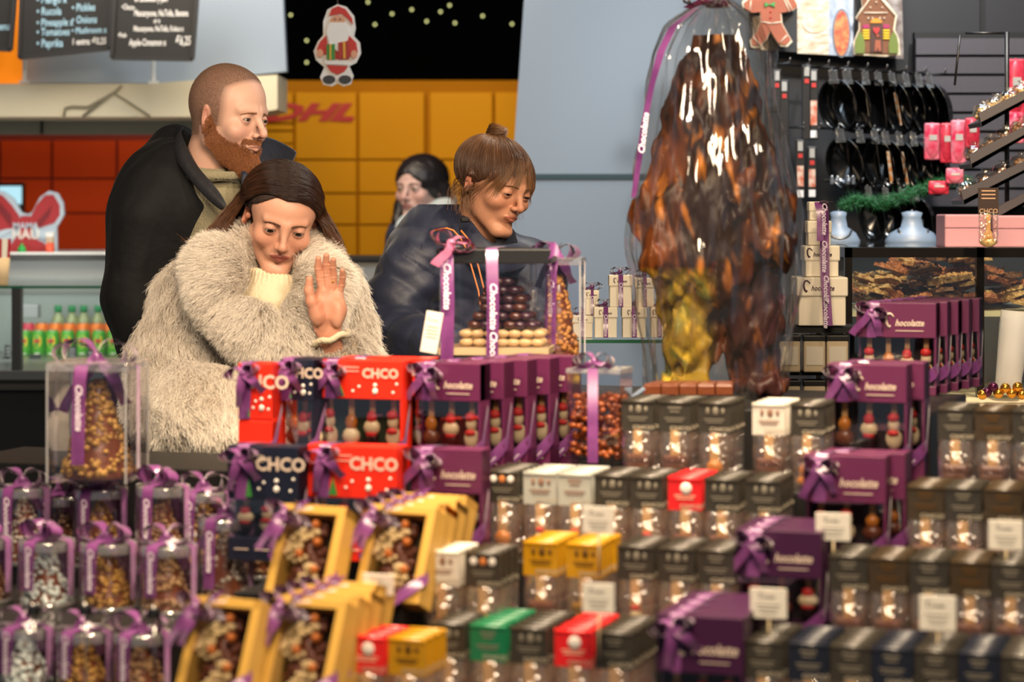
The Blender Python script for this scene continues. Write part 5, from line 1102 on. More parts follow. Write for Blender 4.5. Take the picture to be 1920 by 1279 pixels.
b.strip(pts, (1, 0, 0), 17*k, PU); b.strip([W(1530, 379, Yt+.02)-o, W(1545, 376, Yt+.01)-o, W(1563, 379, Yt+.02)-o], (0, 1, 0), .02, mat('satin_pink', '#b26a8c', .35)); b.strip([W(1533, 379, Yt-.03)-o, W(1538, 400, Yt-.055)-o, W(1538, 452, Yt-.06)-o], (1, 0, 0), 13*k, PU)
for y in (410, 480, 545, 585): b.text('Chocolatte', 13*k, RT, Matrix.Translation(W(1549 if y > 500 else 1546, y, Yt-.064)-o) @ Matrix.Rotation(-PI/2, 4, 'Y') @ Matrix.Rotation(PI, 4, 'Y'), shear=.3, bold=.02)
b.build('ribbon', t)
gb = None
Yg2 = 5.0; k = MM(Yg2)
GBX = [(1163, 515, 575, 44, 'upper white gift box with purple bow on the glass shelf', .0), (1135, 575, 632, 44, 'lower left white gift box with purple ribbon on the glass shelf', 0), (1188, 575, 632, 46, 'lower middle white gift box with purple ribbon on the glass shelf', 0), (1110, 543, 590, 26, 'small white gift box with pink bow behind the nut tree tube', .04), (1236, 575, 632, 34, 'white gift box half behind the wrapped figure', 0), (1208, 520, 575, 36, 'upper white gift box half behind the wrapped figure', 0), (1092, 590, 632, 40, 'plain white box behind the tall clear tube', .05)]
for x, yt, yb, w_, lab, dy in GBX:
    q = thing('gift_box', lab, 'gift box', W(x, yb, Yg2+dy)); h = (yb-yt)*k; ww = w_*k; b = MB(); b.box((0, 0, h*.48), (ww*.93, ww*.93, h*.96), WBX, bev=.001); b.build('box_base', q)
    b = MB(); b.box((0, 0, h*.82), (ww, ww, h*.34), WBX, bev=.0015); logo(b, TR((ww*.05, -ww/2-.001, h*.82)), h*.16, PT); b.build('lid', q)
    b = MB(); b.strip([(0, -ww/2-.002, 0), (0, -ww/2-.002, h), (0, ww/2, h+.001)], (1, 0, 0), ww*.2, PU); b.text('Chocolatte', h*.16, RT, TR((0, -ww/2-.003, h*.4), (0, PI/2, 0)), bold=.02); bow(b, TR((0, 0, h+.006)), .022, .012, tails=((-1, -.2), (1, .3)), seed=int(x)); b.build('ribbon', q)
t = thing('glass_shelf', 'green-edged glass shelf under the small white gift boxes', 'shelf', (W(1160, 0, Yg2).x, Yg2, W(0, 634, Yg2).z)); b = MB(); b.box((.0, .03, -.004), (.33, .16, .006), GL); b.build('glass', t); b = MB(); b.box((0, -.051, -.004), (.33, .003, .007), GE); b.build('glass_edge', t)
b = MB(); 
for x in (-.14, .14): b.box((x, .04, -t.location.z/2-.008), (.014, .014, t.location.z), mat('bronze_post'))
b.build('legs_frame', t)
t = thing('jar_shelf', 'black shelf stand under the tower of white boxes', 'shelf', (W(1545, 0, 5.0).x, 5.0, 0)); z0 = W(0, 614, 4.95).z; b = MB(); b.box((0, .03, z0-.006), (.15, .14, .012), BK)
for z in (700, 790): b.box((0, .03, W(0, z, 4.95).z), (.15, .14, .01), BK)
for x in (-.07, .07): b.box((x, .09, z0/2), (.01, .012, z0-.01), BK)
b.build('shelf_body', t)
for j, (y0, y1) in enumerate(((628, 697), (712, 786))):
    for i, x in enumerate((1478, 1525, 1568)):
        q = thing('tin_box', ['left', 'middle', 'right'][i]+' white-labelled tin on the '+('upper' if j == 0 else 'lower')+' level under the box tower', 'tin', W(x, y1, 4.93)); h = (y1-y0)*MM(4.93); b = MB(); b.box((0, 0, h/2), (.044, .044, h), mat('tin_cream', '#b9a98e', .45), bev=.003); b.build('tin_body', q); b = MB(); b.box((0, 0, h-.006), (.046, .046, .012), BK, bev=.002); b.build('lid', q)
        b = MB(); b.box((0, -.0225, h*.45), (.034, .001, h*.5), mat('label_grey', '#c9c2b4', .6)); b.build('tin_label', q)
# ================================================================ the stepped chocolate display
VA, VB, VC, VD, VE = [y*(math.cos(TH)+.02*math.sin(TH)) for y in (3.3, 3.53, 3.75, 3.95, 4.22)]
ZA, ZB, ZC, ZD, ZE = .832, .918, .995, 1.095, 1.20
uX, vX = Vector((math.cos(TH), -math.sin(TH), 0)), Vector((math.sin(TH), math.cos(TH), 0))
t = thing('display_table', 'black stepped display table carrying the chocolate gifts', 'display table', (0, 0, 0), -TH)
DT = mat('display_black', '#0c0b0c', .5)
tn = math.tan(TH)
for i, (v0, v1, z, e0, e1) in enumerate(((VA-.26, VB-.166, ZA, -1.0, 1.1), (VB-.165, VB-.0355, ZB, -1.0, -.01), (VB-.165, VB-.0355, ZA, -.0095, 1.1), (VB-.035, VC-.0355, ZB, -1.0, 1.1), (VC-.035, VD-.03, ZC, -.37, 1.1), (VC-.035, VD-.03, .948, -1.0, -.37), (VD-.03, VE-.03, ZD, -1.0, 1.1), (VE-.03, VE+.42, ZE, -.12, .80))):
    off = -(v0+v1)/2*tn; b = MB(); b.box(((e0+e1)/2+off, (v0+v1)/2, z/2), (e1-e0, v1-v0-.0005, z), DT, bev=.002); b.build('step', t)
FILM = film('bag_film', rough=.035, refl=.17, bump=1.3, bscale=60, haze=.03); ACR = film('acrylic', (.97, .97, 1), .04, .07, .05, 12); ACE = film('acrylic_lid', (.95, .96, 1), .06, .22, .2, 30, haze=.10)
CHO = mat('milk_chocolate', '#6a3820', .35, coat=.2, bump=.2, bscale=60); CHD = mat('dark_chocolate', '#1e0e08', .3, coat=.3, bump=.2, bscale=60); WOOD = mat('stick_wood'); 
# ---- spoon sachets
HC_ = dict(black=('#35312a', .42), white=('#d6cfc4', .5), gold=('#b8860f', .35), red=('#d81f24', .45), green=('#12704a', .45), navy=('#191e2c', .45), silver=('#a8aaa4', .4), brown=('#3c3020', .45))
HW, HH, SHT = .0535, .052, .137
sach = {}
def mk_sachet(c, fig=0):
    hm = mat('header_'+c, HC_[c][0], .38, coat=.55, bump=.05, bscale=20); pr = mat('print_dim', '#7d776a', .5) if c in ('black', 'navy', 'green') else (mat('print_grey', '#8a6a5a', .5) if c in ('white', 'silver') else mat('print_pale', '#e8b8a0', .5) if c == 'red' else mat('print_umber', '#5a3c0c', .5))
    t = thing('chocolate_spoon_sachet', 'x', 'sachet', (0, 0, -5))
    b = MB(); b.box((0, 0, SHT-HH/2-.002), (HW, .005, HH-.004), hm, bev=.0008); b.tube([(-HW/2+.0003, 0, SHT-.0042), (HW/2-.0003, 0, SHT-.0042)], .0042, hm, 12)
    if fig == 2:
        for x in (-.014, 0, .014): b.ell((x, -.003, SHT-.014), (.0055, .001, .006), WC if x else mat('print_orange', '#c8783c', .5), 2)
    elif fig == 1:
        b.ell((.002, -.003, SHT-.016), (.005, .001, .007), pr, 2); b.ell((-.011, -.003, SHT-.016), (.003, .001, .006), pr, 2); b.ell((.014, -.003, SHT-.016), (.003, .001, .005), pr, 2)
    elif fig == 3: b.lathe([(.0035, 0), (.009, .0), (.009, .001), (.0035, .001)], WC, 20, TR((.002, -.003, SHT-.018), (PI/2, 0, 0)))
    else: b.box((0, -.003, SHT-.012), (.022, .001, .0025), pr); b.box((0, -.003, SHT-.018), (.016, .001, .002), pr)
    for j in range(2): b.box((0, -.003, SHT-.029-.0045*j), (HW*(.62-.12*j), .001, .0016), pr)
    b.text('CHCO', .008, mat('print_logo', '#b5ab98', .5), TR((.010, -.0032, SHT-.045)), bold=.02, sx=1.5); b.build('header_card', t)
    return t
def fill_sachet(t, k, front=True):
    ch = [CHO, CHD, mat('caramel_choc', '#c07424', .35, coat=.3), mat('white_choc', '#d8c49a', .4, coat=.2), mat('gold_choc', '#a87a24', .3, metal=.4)][k % 5]
    b = MB(); n = 6; vs = []; 
    for i in range(n+1):
        z = .002+(SHT-HH)*i/n; d = .012*math.sin(PI*(.12+.8*(1-i/n)))+.002
        for x, y in ((-.026, 0), (-.016, -d), (0, -d*1.15), (.016, -d), (.026, 0), (.016, d*.8), (0, d), (-.016, d*.8)): vs.append((x*(1+.02*math.sin(i*2)), y, z))
    b.raw(vs, [(i*8+j, i*8+(j+1) % 8, (i+1)*8+(j+1) % 8, (i+1)*8+j) for i in range(n) for j in range(8)], FILM, True); b.build('film', t)
    b = MB(); b.box((0, -.001, .058), (.0145, .003, .066), WOOD, bev=.001); b.build('wooden_stick', t)
    b = MB()
    if k in (2,): b.ell((0, 0, .030), (.014, .009, .014), ch, 2); b.ell((0, 0, .014), (.018, .010, .010), ch, 2)
    elif k == 3: b.ell((0, 0, .014), (.016, .009, .012), mat('white_choc'), 2); b.ell((0, -.001, .030), (.009, .008, .007), FR, 2); b.ell((0, 0, .036), (.008, .007, .008), mat('white_choc'), 2); b.ell((0, 0, .046), (.008, .007, .005), FR, 2)
    else:
        b.box((0, 0, .026), (.038, .015, .046), ch, bev=.003)
        for q in range(4): b.box((0, -.0083, .009+.011*q), (.032, .002, .007), ch, bev=.0008)
    b.build('chocolate', t)
def stack(px, V, z, c, k=0, fig=0, n=5, where='', dv=.026, jit=0):
    key = (c, k, fig)
    if key not in sach:
        a = mk_sachet(c, fig); fill_sachet(a, k); bk = mk_sachet(c, fig)
        b = MB(); b.box((0, .001, (SHT-HH)/2+.002), (.050, .008, SHT-HH-.004), FILM, bev=.002); b.build('film', bk); b = MB(); b.box((0, .001, .028), (.040, .006, .050), CHO, bev=.001); b.box((0, -.001, .06), (.0145, .003, .06), WOOD); b.build('chocolate', bk); sach[key] = (a, bk)
    a, bk = sach[key]; p = rowpt(px, V, z)
    for i in range(n):
        q = p+vX*(dv*i+.002*random.random())+uX*random.uniform(-.0012, .0012)
        s = dup(a if i == 0 else bk, q, -TH+random.uniform(-.03, .03), f'front {c} sachet, {where}' if i == 0 else f'{c} sachet behind the front one, {where}', None if i == 0 else f'{c} sachets behind the front one {where}')
        s['category'] = 'sachet'
def rowof(spec, V, z, row, n=5, near=0, dV=.13):
    for i, sp in enumerate(spec):
        if i < near: stack(sp[0], V-dV, z, sp[1], sp[2], sp[3], 4, sp[4]); continue
        px, c, k, fig, wh = (sp+(0, 0, ''))[:5] if len(sp) < 5 else sp; stack(px, V, z, c, k, fig, n, wh.strip())
rA, rB, rC, rD = 'lowest row', 'second row up', 'third row up', 'highest row'
rowof([(690, 'red', 3, 3, 'with a snowman print beside the gold frames '+rA), (764, 'gold', 2, 1, 'right of the snowman-red one '+rA), (806+34, 'black', 0, 1, 'right of the gold ones '+rA), (915, 'green', 4, 0, 'between two black ones '+rA),
       (992, 'black', 2, 1, 'right of the green one '+rA), (1076, 'red', 2, 3, 'with a white ring print '+rA), (1152, 'black', 2, 0, 'just left of the purple box '+rA),
       (1432, 'black', 0, 0, 'right beside the purple box '+rA), (1514, 'navy', 0, 0, 'second right of the purple box '+rA), (1594, 'black', 0, 0, 'third right of the purple box '+rA), (1674, 'navy', 1, 0, 'fourth right of the purple box '+rA), (1754, 'black', 0, 0, 'fifth right of the purple box '+rA), (1836, 'navy', 0, 0, 'last but one on the right '+rA), (1916, 'black', 0, 0, 'cut by the right picture edge '+rA)], VA, ZA, rA, 6, 2)
rowof([(828, 'white', 2, 1, 'with small drawings '+rB), (906, 'black', 2, 2, 'with round prints '+rB), (1014, 'gold', 0, 1, 'in front of the gold fan '+rB), (1094, 'gold', 4, 1, 'at the end of the gold fan '+rB), (1190, 'black', 3, 1, 'beside the white price tag '+rB), (1268, 'black', 2, 1, 'above the string of glints '+rB), (1344, 'black', 1, 0, 'just left of the purple box '+rB),
       (1590, 'black', 0, 0, 'right beside the purple box '+rB), (1666, 'brown', 0, 0, 'left of the right-hand price tag '+rB), (1742, 'black', 0, 0, 'behind the right-hand price tag '+rB), (1818, 'brown', 0, 0, 'right of the right-hand price tag '+rB), (1896, 'black', 0, 0, 'at the right picture edge '+rB)], VB, ZB, rB, 5, 2, .13)
rowof([(942, 'black', 2, 2, 'with round prints beside the purple box '+rC), (1012, 'silver', 3, 1, 'with green tree print '+rC), (1078, 'silver', 3, 0, 'next to the tree print '+rC), (1146, 'black', 3, 1, 'behind the tag '+rC), (1214, 'black', 3, 1, 'left of the red one '+rC), (1284, 'red', 0, 3, 'with wooden spoons '+rC), (1354, 'black', 0, 1, 'right of the red one '+rC), (1430, 'black', 1, 1, 'left of the purple box '+rC),
       (1736, 'brown', 0, 0, 'right beside the plum box '+rC), (1806, 'black', 0, 0, 'second from the right '+rC), (1880, 'brown', 0, 0, 'near the upright price tag '+rC)], VC, ZC, rC, 5)
rowof([(1196, 'black', 0, 1, 'below the chocolate bars '+rD), (1266, 'black', 0, 0, 'below the wrapped figure '+rD), (1340, 'black', 2, 1, 'under the feet of the wrapped figure '+rD), (1442, 'white', 0, 1, 'alone among black '+rD), (1512, 'black', 2, 1, 'left of the windowed box '+rD),
       (1790, 'black', 0, 0, 'right of the windowed purple box '+rD), (1862, 'brown', 0, 0, 'second right of the windowed purple box '+rD), (1932, 'black', 0, 0, 'cut by the right edge '+rD)], VD, ZD, rD, 5)
for a, bk in sach.values():
    for o_ in (a, bk):
        for c in list(o_.children): bpy.data.objects.remove(c)
        bpy.data.objects.remove(o_)
# ---- white price tags
def tag_card(px, py0, py1, Y, label, rz=-TH, w_=62):
    k = MM(Y); h = (py1-py0)*k; t = thing('price_tag', label, 'price tag', W(px, py1, Y), rz); ww = w_*k
    b = MB(); b.box((0, 0, h/2), (ww, .002, h), mat('tag_white', '#dedad0', .45), bev=.0008); b.box((0, .0012, h/2), (ww*.9, .002, h*.94), BK); b.build('card', t)
    b = MB(); logo(b, TR((ww*.02, -.0018, h*.74)), h*.20, mat('tag_black', '#1c1c1e', .5))
    for j in range(3): b.box((0, -.0015, h*(.46-.13*j)), (ww*(.66-.1*j), .0008, h*.03), mat('tag_grey', '#9a9890', .5))
    b.build('tag_print', t); b = MB(); b.tube([(0, .002, h*.3), (0, .003, -.06)], .0018, mat('clear_peg', '#b9a886', .3), 6); b.build('peg', t); return t
tag_card(709, 1076, 1116, 3.36, 'white price tag standing in front of the gold framed boxes'); tag_card(1122, 1094, 1150, 3.22, 'white price tag above the white-ring red sachets'); tag_card(1122, 950, 1001, 3.40, 'white price tag under the silver-headed sachets')
tag_card(1441, 1103, 1160, 3.26, 'white price tag leaning on the middle purple box', w_=70); tag_card(1758, 1117, 1183, 3.20, 'white price tag between the right-hand sachets in the lower rows', w_=68); tag_card(1562, 962, 1014, 3.44, 'white price tag under the purple box with pink ribbons', w_=66); tag_card(1886, 976, 1031, 3.38, 'white price tag at the right edge of the second step', w_=64)
b = None
t = thing('tall_card', 'slim white info card leaning beside the caramel date box', 'card', W(803, 662, 4.15), -.1); k = MM(4.15)
b = MB(); b.box((0, 0, .036), (32*k, .003, 78*k), mat('tag_white'), TR(rot=(0, .17, 0)), bev=.0006); b.build('card', t); b = MB(); logo(b, TR(rot=(0, .17, 0)) @ TR((.001, -.002, .058)), 8*k, mat('tag_grey'))
for j in range(4): b.box((0, -.002, .046-.006*j), (22*k, .0008, .001), mat('tag_grey'), TR(rot=(0, .17, 0)))
b.build('card_print', t)
# ---- window gift boxes
def giftbox(name, label, p, rz, w_, h, d, c1, word, wz=(.10, .62), seed=0, side=True, win=True, red=False):
    m = mat('carton_'+c1, {'purple': '#5c2048', 'plum': '#3a1238', 'red': '#e02a14', 'navy': '#141a2e'}[c1], .42, coat=.1, var=.04, vscale=5); t = thing(name, label, 'gift box', p, rz)
    a, c = wz[0]*h, wz[1]*h; b = MB()
    b.box((0, d/2, (c+h)/2), (w_, d, h-c), m, bev=.0012); b.box((0, d/2, a/2), (w_, d, a), m, bev=.0012); b.box((w_/2-.002, d/2, h/2), (.004, d-.002, h-.004), m)
    if win: b.box((-w_/2+.002, d*.8, h/2), (.004, d*.4, h-.004), m); b.box((0, d-.002, h/2), (w_, .003, h-.004), mat('window_green', '#1c3a1c', .7) if red else mat('window_dark', '#1c120e', .7))
    else: b.box((0, d/2, h/2), (w_-.002, d-.002, h-.004), m)
    b.build('carton', t)
    if win:
        b = MB(); b.box((0, .001, (a+c)/2), (w_-.004, .001, c-a), ACR); b.build('window', t)
        b = MB(); n = 4 if w_ > .13 else 3
        for i in range(n):
            x = -w_/2+w_*(i+.6)/(n+.2); b.box((x, d*.45, a+(c-a)*.78), (.009, .003, (c-a)*.4), WOOD)
            kx = (i+seed) % 3; z0 = a+.008; s_ = (c-a)*.2
            if kx == 0: b.ell((x, d*.4, z0+s_*.9), (.014, .008, s_*1.1), mat('white_choc'), 2); b.ell((x, d*.36, z0+s_*2.3), (.010, .007, s_*.75), mat('white_choc'), 2); b.ell((x, d*.3, z0+s_*3.0), (.010, .007, s_*.5), FR, 2); b.ell((x, d*.25, z0+s_*1.5), (.010, .004, s_*.3), FR, 2)
            elif kx == 1: b.ell((x, d*.4, z0+s_*2.2), (.011, .008, s_*.8), mat('caramel_choc'), 2); b.ell((x, d*.4, z0+s_*.9), (.016, .010, s_*.9), mat('white_choc') if red else CHO, 2)
            else: b.ell((x, d*.4, z0+s_*.7), (.012, .008, s_*.8), CHD, 2); b.ell((x, d*.36, z0+s_*1.8), (.015, .008, s_*.8), mat('white_choc'), 2); b.ell((x, d*.3, z0+s_*1.2), (.010, .004, s_*.35), FR, 2); b.ell((x, d*.34, z0+s_*2.7), (.009, .006, s_*.7), FR, 2)
        b.build('chocolate_figures', t)
    b = MB(); WL = mat('logo_cream', '#d8c4b4', .5)
    if word == 'script': logo(b, TR((w_*.17, -.0015, (c+h)/2-.002)), (h-c)*.42, WL); b.box((w_*.17, -.001, (c+h)/2-(h-c)*.30), (w_*.35, .0008, .0012), WL)
    else:
        b.text('CHCO', (h-c)*.34, WL, TR((w_*.26, -.0015, c+(h-c)*.66)), bold=.03)
        for x, z in ((-.38, .3), (-.2, .7), (-.05, .2), (.02, .32), (.40, .18), (-.3, .8), (.44, .4)): b.ell((x*w_, -.0008, c+(h-c)*z), (.0028, .0006, .0028), WC, 1)
        b.ell((w_*.2, -.001, c+(h-c)*.2), (.0055, .0008, .006), WC, 1); b.ell((w_*.2, -.001, c+(h-c)*.36), (.004, .0008, .004), WC, 1); b.raw([(-w_*.24, -.0015, c+.004), (-w_*.14, -.0015, c+.004), (-w_*.19, -.0015, c+(h-c)*.4)], [(0, 1, 2)], FG)
        for j in range(2): b.box((-w_*.08, -.001, c+(h-c)*(.82-.1*j)), (w_*.2, .0008, .0012), WL)
    for j in range(3): b.box((-w_*.3+w_*.3*j, -.001, a*.5), (w_*.2, .0008, .0016), WL)
    b.build('print', t)
    b = MB(); x0 = -w_*.30; zt = h
    b.strip([(x0, -.002, c-.0), (x0+.004, -.003, h-.004), (x0+.004, .0, h+.002), (x0+.01, d*.5, h+.0025), (x0+.02, d, h+.001)], (1, .1, 0), .019, PU)
    b.strip([(w_/2+.003, d*.6, h*.62), (w_/2+.004, .004, h*.30), (w_/2-.004, -.004, h*.24), (w_*.12, -.005, 0.004)], [(0, -.3, 1), (0, -.4, 1), (-.4, 0, 1), (-.4, 0, 1)], [.010, .020, .02, .018], PU)
    logo(b, TR((w_*.34, -.0065, h*.15), (0, -.78, 0)), .0085, RT)
    b.build('ribbon', t); b = MB()
    bow(b, TR((x0, -.006, h-.016), (0, .3*math.sin(seed*2.3), 0)), .030, .017, tails=((-.9, -1.7), (1.3, -1.3)), seed=seed); b.build('bow', t)
    return t
pb = giftbox('ribboned_chocolate_box', 'purple windowed chocolate box with script logo right of the red boxes, front one', Vector((W(838, 0, 3.98).x, 3.98, ZD)), -TH-.08, .118, .191, .045, 'purple', 'script', wz=(.22, .672), seed=1)
for i in range(4): dup(pb, pb.location+vX*(.058*(i+1))+uX*(.022*(i+1)), -TH-.08, 'purple windowed chocolate box in the fan behind the front one beside the red boxes', 'fan of purple boxes by the red ones')
pr_ = giftbox('festive_chocolate_box', 'red festive chocolate box with snowman figures in its window, on the upper step', Vector((W(670, 0, 4.0).x, 4.0, ZD)), -TH, .158, .194, .05, 'red', 'block', wz=(.22, .672), seed=3, red=True)
dup(pr_, pr_.location+vX*.075+uX*.02, -TH, 'red festive chocolate box half hidden behind the one with snowman figures'); 
q = giftbox('festive_chocolate_box', 'red festive chocolate box on the lower step in front of the windowed red one', Vector((W(657, 0, 3.74).x, 3.74, ZC)), -TH, .150, .178, .05, 'red', 'block', wz=(.2, .55), seed=5, red=True)
q = giftbox('festive_chocolate_box', 'narrow upright red festive box seen from its side at the left of the row', Vector((W(478, 0, 3.98).x, 3.98, ZD)), -TH, .060, .190, .06, 'red', 'block', wz=(.5, .52), win=False, seed=2)
q = giftbox('festive_chocolate_box', 'dark navy festive box between the two red boxes on the upper step', Vector((W(556, 0, 4.0).x, 4.0, ZD)), -TH-.1, .062, .196, .07, 'navy', 'block', wz=(.22, .65), seed=7)
q = giftbox('festive_chocolate_box', 'dark navy festive box on the lower step beside the red one', Vector((W(492, 0, 3.74).x, 3.74, ZC)), -TH, .118, .178, .05, 'navy', 'block', wz=(.2, .535), seed=8)
q = giftbox('ribboned_chocolate_box', 'purple script-logo box on the lower step under the fan of purple boxes', Vector((W(836, 0, 3.74).x, 3.74, ZC)), -TH, .116, .174, .045, 'purple', 'script', wz=(.2, .605), seed=9)
pb2 = giftbox('ribboned_chocolate_box', 'large purple windowed box with pink ribbon left of the right-hand sachets, highest row', Vector((W(1625, 0, 3.92).x, 3.92, ZD)), -TH-.04, .130, .193, .05, 'purple', 'script', wz=(.25, .68), seed=4)
dup(pb2, pb2.location+vX*.07+uX*.018, -TH-.04, 'purple box standing directly behind the large windowed purple box of the highest row')
pb3 = giftbox('ribboned_chocolate_box', 'front box of the purple fan before the glass showcase', Vector((W(1680, 0, 4.4).x, 4.4, ZE)), -TH, .145, .168, .05, 'purple', 'script', seed=6)
for i in range(4): dup(pb3, pb3.location+vX*(.06*(i+1))+uX*(.012*(i+1)), -TH, 'purple box in the fan behind the front one before the glass showcase', 'fan of purple boxes before the showcase')
q = giftbox('ribboned_chocolate_box', 'plum box with script logo and pink ribbons in the third row up', Vector((W(1583, 0, 3.66).x, 3.66, ZC)), -TH, .126, .172, .05, 'purple', 'script', wz=(.2, .585), seed=11); dup(q, q.location+vX*.06+uX*.02, -TH, 'plum box right behind the one with pink ribbons in the third row up')
q = giftbox('ribboned_chocolate_box', 'dark plum script-logo box in the second row up with a price tag before it', Vector((W(1460, 0, 3.44).x, 3.44, ZB)), -TH, .124, .165, .05, 'plum', 'script', wz=(.2, .596), seed=12)
for i in range(2): dup(q, q.location+vX*(.051*(i+1)), -TH, 'dark plum box stacked behind the one with the price tag in the second row up', 'plum boxes behind the tagged one')
q = giftbox('ribboned_chocolate_box', 'dark plum script-logo box at the bottom picture edge with a lilac bow', Vector((W(1312, 0, 3.22).x, 3.22, ZA)), -TH, .118, .167, .05, 'plum', 'script', wz=(.2, .542), seed=13)
for i in range(3): dup(q, q.location+vX*(.051*(i+1)), -TH, 'dark plum box stacked behind the lilac-bowed one of the lowest row', 'plum boxes behind the lilac-bowed one')
# ---- clear tubes with chocolate trees
NG = mat('nut_gold', '#c29648', .4, col2='#8a6428', vscale=60, metal=.15); NW = mat('coconut_white', '#dce4e0', .5, col2='#b0bcb8', vscale=80); NS = mat('nut_silver', '#c8beb0', .4, col2='#6a5240', vscale=60); NM = mat('nut_mixed', '#b08c60', .5, col2='#6a4a30', vscale=60); NC = mat('nut_blond', '#c89048', .5, col2='#a86c30', vscale=70)
def tree(b, h, r, m, n, sz, seed=0, tip=.25):
    rr = random.Random(seed)
    b.lathe([(r, 0), (r*.98, h*.06), (r*.62, h*.5), (r*.36, h*.78), (r*tip, h*.9), (r*.1, h)], CHO, 20)
    for i in range(n):
        t_ = rr.random()**1.5; a = rr.random()*2*PI; q = r*(1-t_*(1-tip*.6)); s = sz*rr.uniform(.7, 1.25); b.ell((math.cos(a)*q, math.sin(a)*q, h*t_*.93+s), (s, s*rr.uniform(.6, 1), s*rr.uniform(.6, 1)), m, 1)
tubes = {}
def tube_box(label, p, R_, H, m, grp=None, seed=0, square=False, nut=.0055, ribw=.019, fresh=False, rz=None):
    key = (m.name, round(R_, 3), round(H, 2), square, seed)
    if key in tubes and not fresh: return dup(tubes[key], p, rz if rz is not None else -TH+random.uniform(-.5, .5), label, grp)
    t = thing('chocolate_tree_tube', label, 'gift tube', p, rz if rz is not None else -TH, grp); b = MB()
    if square:
        b.box((0, 0, H/2), (2*R_, 2*R_, H), ACR, bev=.003)
        for x in (-1, 1):
            for y in (-1, 1): b.box((x*(R_-.001), y*(R_-.001), H/2), (.003, .003, H), film('acrylic_edge', (.8, .8, .8), .1, .3, 0, haze=.3))
        b.build('clear_box', t); b = MB(); b.box((0, 0, H+.001), (2*R_+.003, 2*R_+.003, .014), ACE, bev=.002); b.build('lid', t)
    else:
        b.lathe([(R_, .003), (R_, H)], ACR, 32, cap=False); b.lathe([(R_*.999, 0), (R_*1.01, .003), (R_*1.01, .008)], ACE, 32); b.build('clear_tube', t)
        b = MB(); b.lathe([(R_*1.035, H-.014), (R_*1.04, H-.001), (R_*1.0, H+.002), (R_*.9, H+.0005), (R_*.2, H)], ACE, 32, cap=False); b.build('lid', t)
    b = MB(); tree(b, H*.86, R_*.86, m, int(250*(R_/.045)**1), nut, seed); b.build('chocolate_tree', t, (0, 0, .004))
    b = MB(); e = R_*1.05+.001
    b.strip([(-R_*.2, -e, .03), (-R_*.15, -e, H*.9), (-R_*.1, -e*.98, H+.004), (0, 0, H+.006), (0, e, H+.002), (0, e+.001, .01)], (1, 0, 0), ribw, PU)
    b.strip([(e+.001, -.2*e, .02), (e+.001, -.2*e, H), (R_*.9, -.1*e, H+.005), (0, 0, H+.007), (-e, 0, H+.003), (-e-.001, .0, .02)], (0, 1, 0), ribw, PU)
    b.text('Chocolatte', ribw*.75, RT, TR((-R_*.17, -e-.001, H*.66), (0, PI/2, 0)), bold=.03, shear=.2)
    b.build('ribbon', t); b = MB(); bow(b, TR((0, -.006, H+.014), (0, 0, .5*math.sin(seed+1))), R_*1.05, ribw*1.1, tails=((-1.0, -1.3), (1.05, -1.1)), seed=seed); b.build('bow', t)
    tubes[key] = t; return t
def tb(px, pyt, V, z, m, label, grp=None, seed=0, R_=.042):
    p = rowpt(px, V, z); H = max(.09, CAMZ-(pyt-HOR)*p.y/FPX-z); return tube_box(label, p, R_, H, m, grp, seed)
TL = [(48, 1178, VA+.02, ZA, NW, 'clear tube with a coconut-white tree in the lowest row'), (158, 1183, VA+.02, ZA, NG, 'clear tube with a golden nut tree in the lowest row, right of the white one'), (266, 1186, VA+.02, ZA, NM, 'clear tube with a mixed nut tree in the lowest row beside the gold frame'),
      (-28, 1010, VB, ZB, NM, 'clear tube cut by the left picture edge in the second row'), (88, 1014, VB, ZB, NW, 'clear tube with a coconut-white tree in the second row'), (204, 1018, VB, ZB, NG, 'clear tube with a golden nut tree in the second row, right of the white one'), (316, 1022, VB, ZB, NM, 'clear tube with a mixed nut tree in the second row'), (424, 972, VB+.1, ZB, NS, 'clear tube with a pale-flecked dark tree beside the gold boxes'),
      (46, 914, VC, .948, NS, 'ribboned clear tube in the third row at the left edge'), (190, 916, VC, .948, NG, 'ribboned clear tube in the third row under the tall nut tree'), (306, 912, VC, .948, NM, 'ribboned clear tube in the third row below the fur coat'), (118, 930, VC+.075, .948, NM, 'clear tube behind the third row, left of the tall nut tree box'), (385, 922, VC+.06, .948, NG, 'clear tube behind the third row beside the navy box'), (486, 944, VC-.02, .948, NM, 'clear tube in the third row left of the first gold box')]
for i, (px, pyt, V, z, m, lab) in enumerate(TL): tb(px, pyt, V, z, m, lab, seed=i, R_=.043 if V > VA+.1 else .041)
# support block under the two tubes standing between steps
for i, (x, y) in enumerate(((63, 1140), (161, 1140), (289, 1146))):
    q = thing('tag_clip', ['left', 'middle', 'right'][i]+' of the three black tag clips between the tubes', 'clip', W(x, y+18, 3.30)); b = MB(); b.box((0, 0, .010), (.018, .010, .014), BK, bev=.001); b.build('clip_body', q); b = MB(); b.tube([(0, -.006, .0), (0, -.007, .022)], .0013, CHR, 5); b.tube([(0, .003, .004), (0, .003, -.10)], .0016, CHR, 5); b.build('clip_spring', q); b = None
tube_box('tall clear box with a golden nut chocolate tree left of the fur coat', Vector((W(184, 0, 3.98).x, 3.98, ZD)), .0665, .187, NG, None, 21, True, .0068, .022, rz=-.12)
tube_box('tall clear tube with a blond caramel nut tree behind the date box', W(1046, 685, 4.42), .046, .190, NC, None, 22, True, .006, .02, rz=-.12)
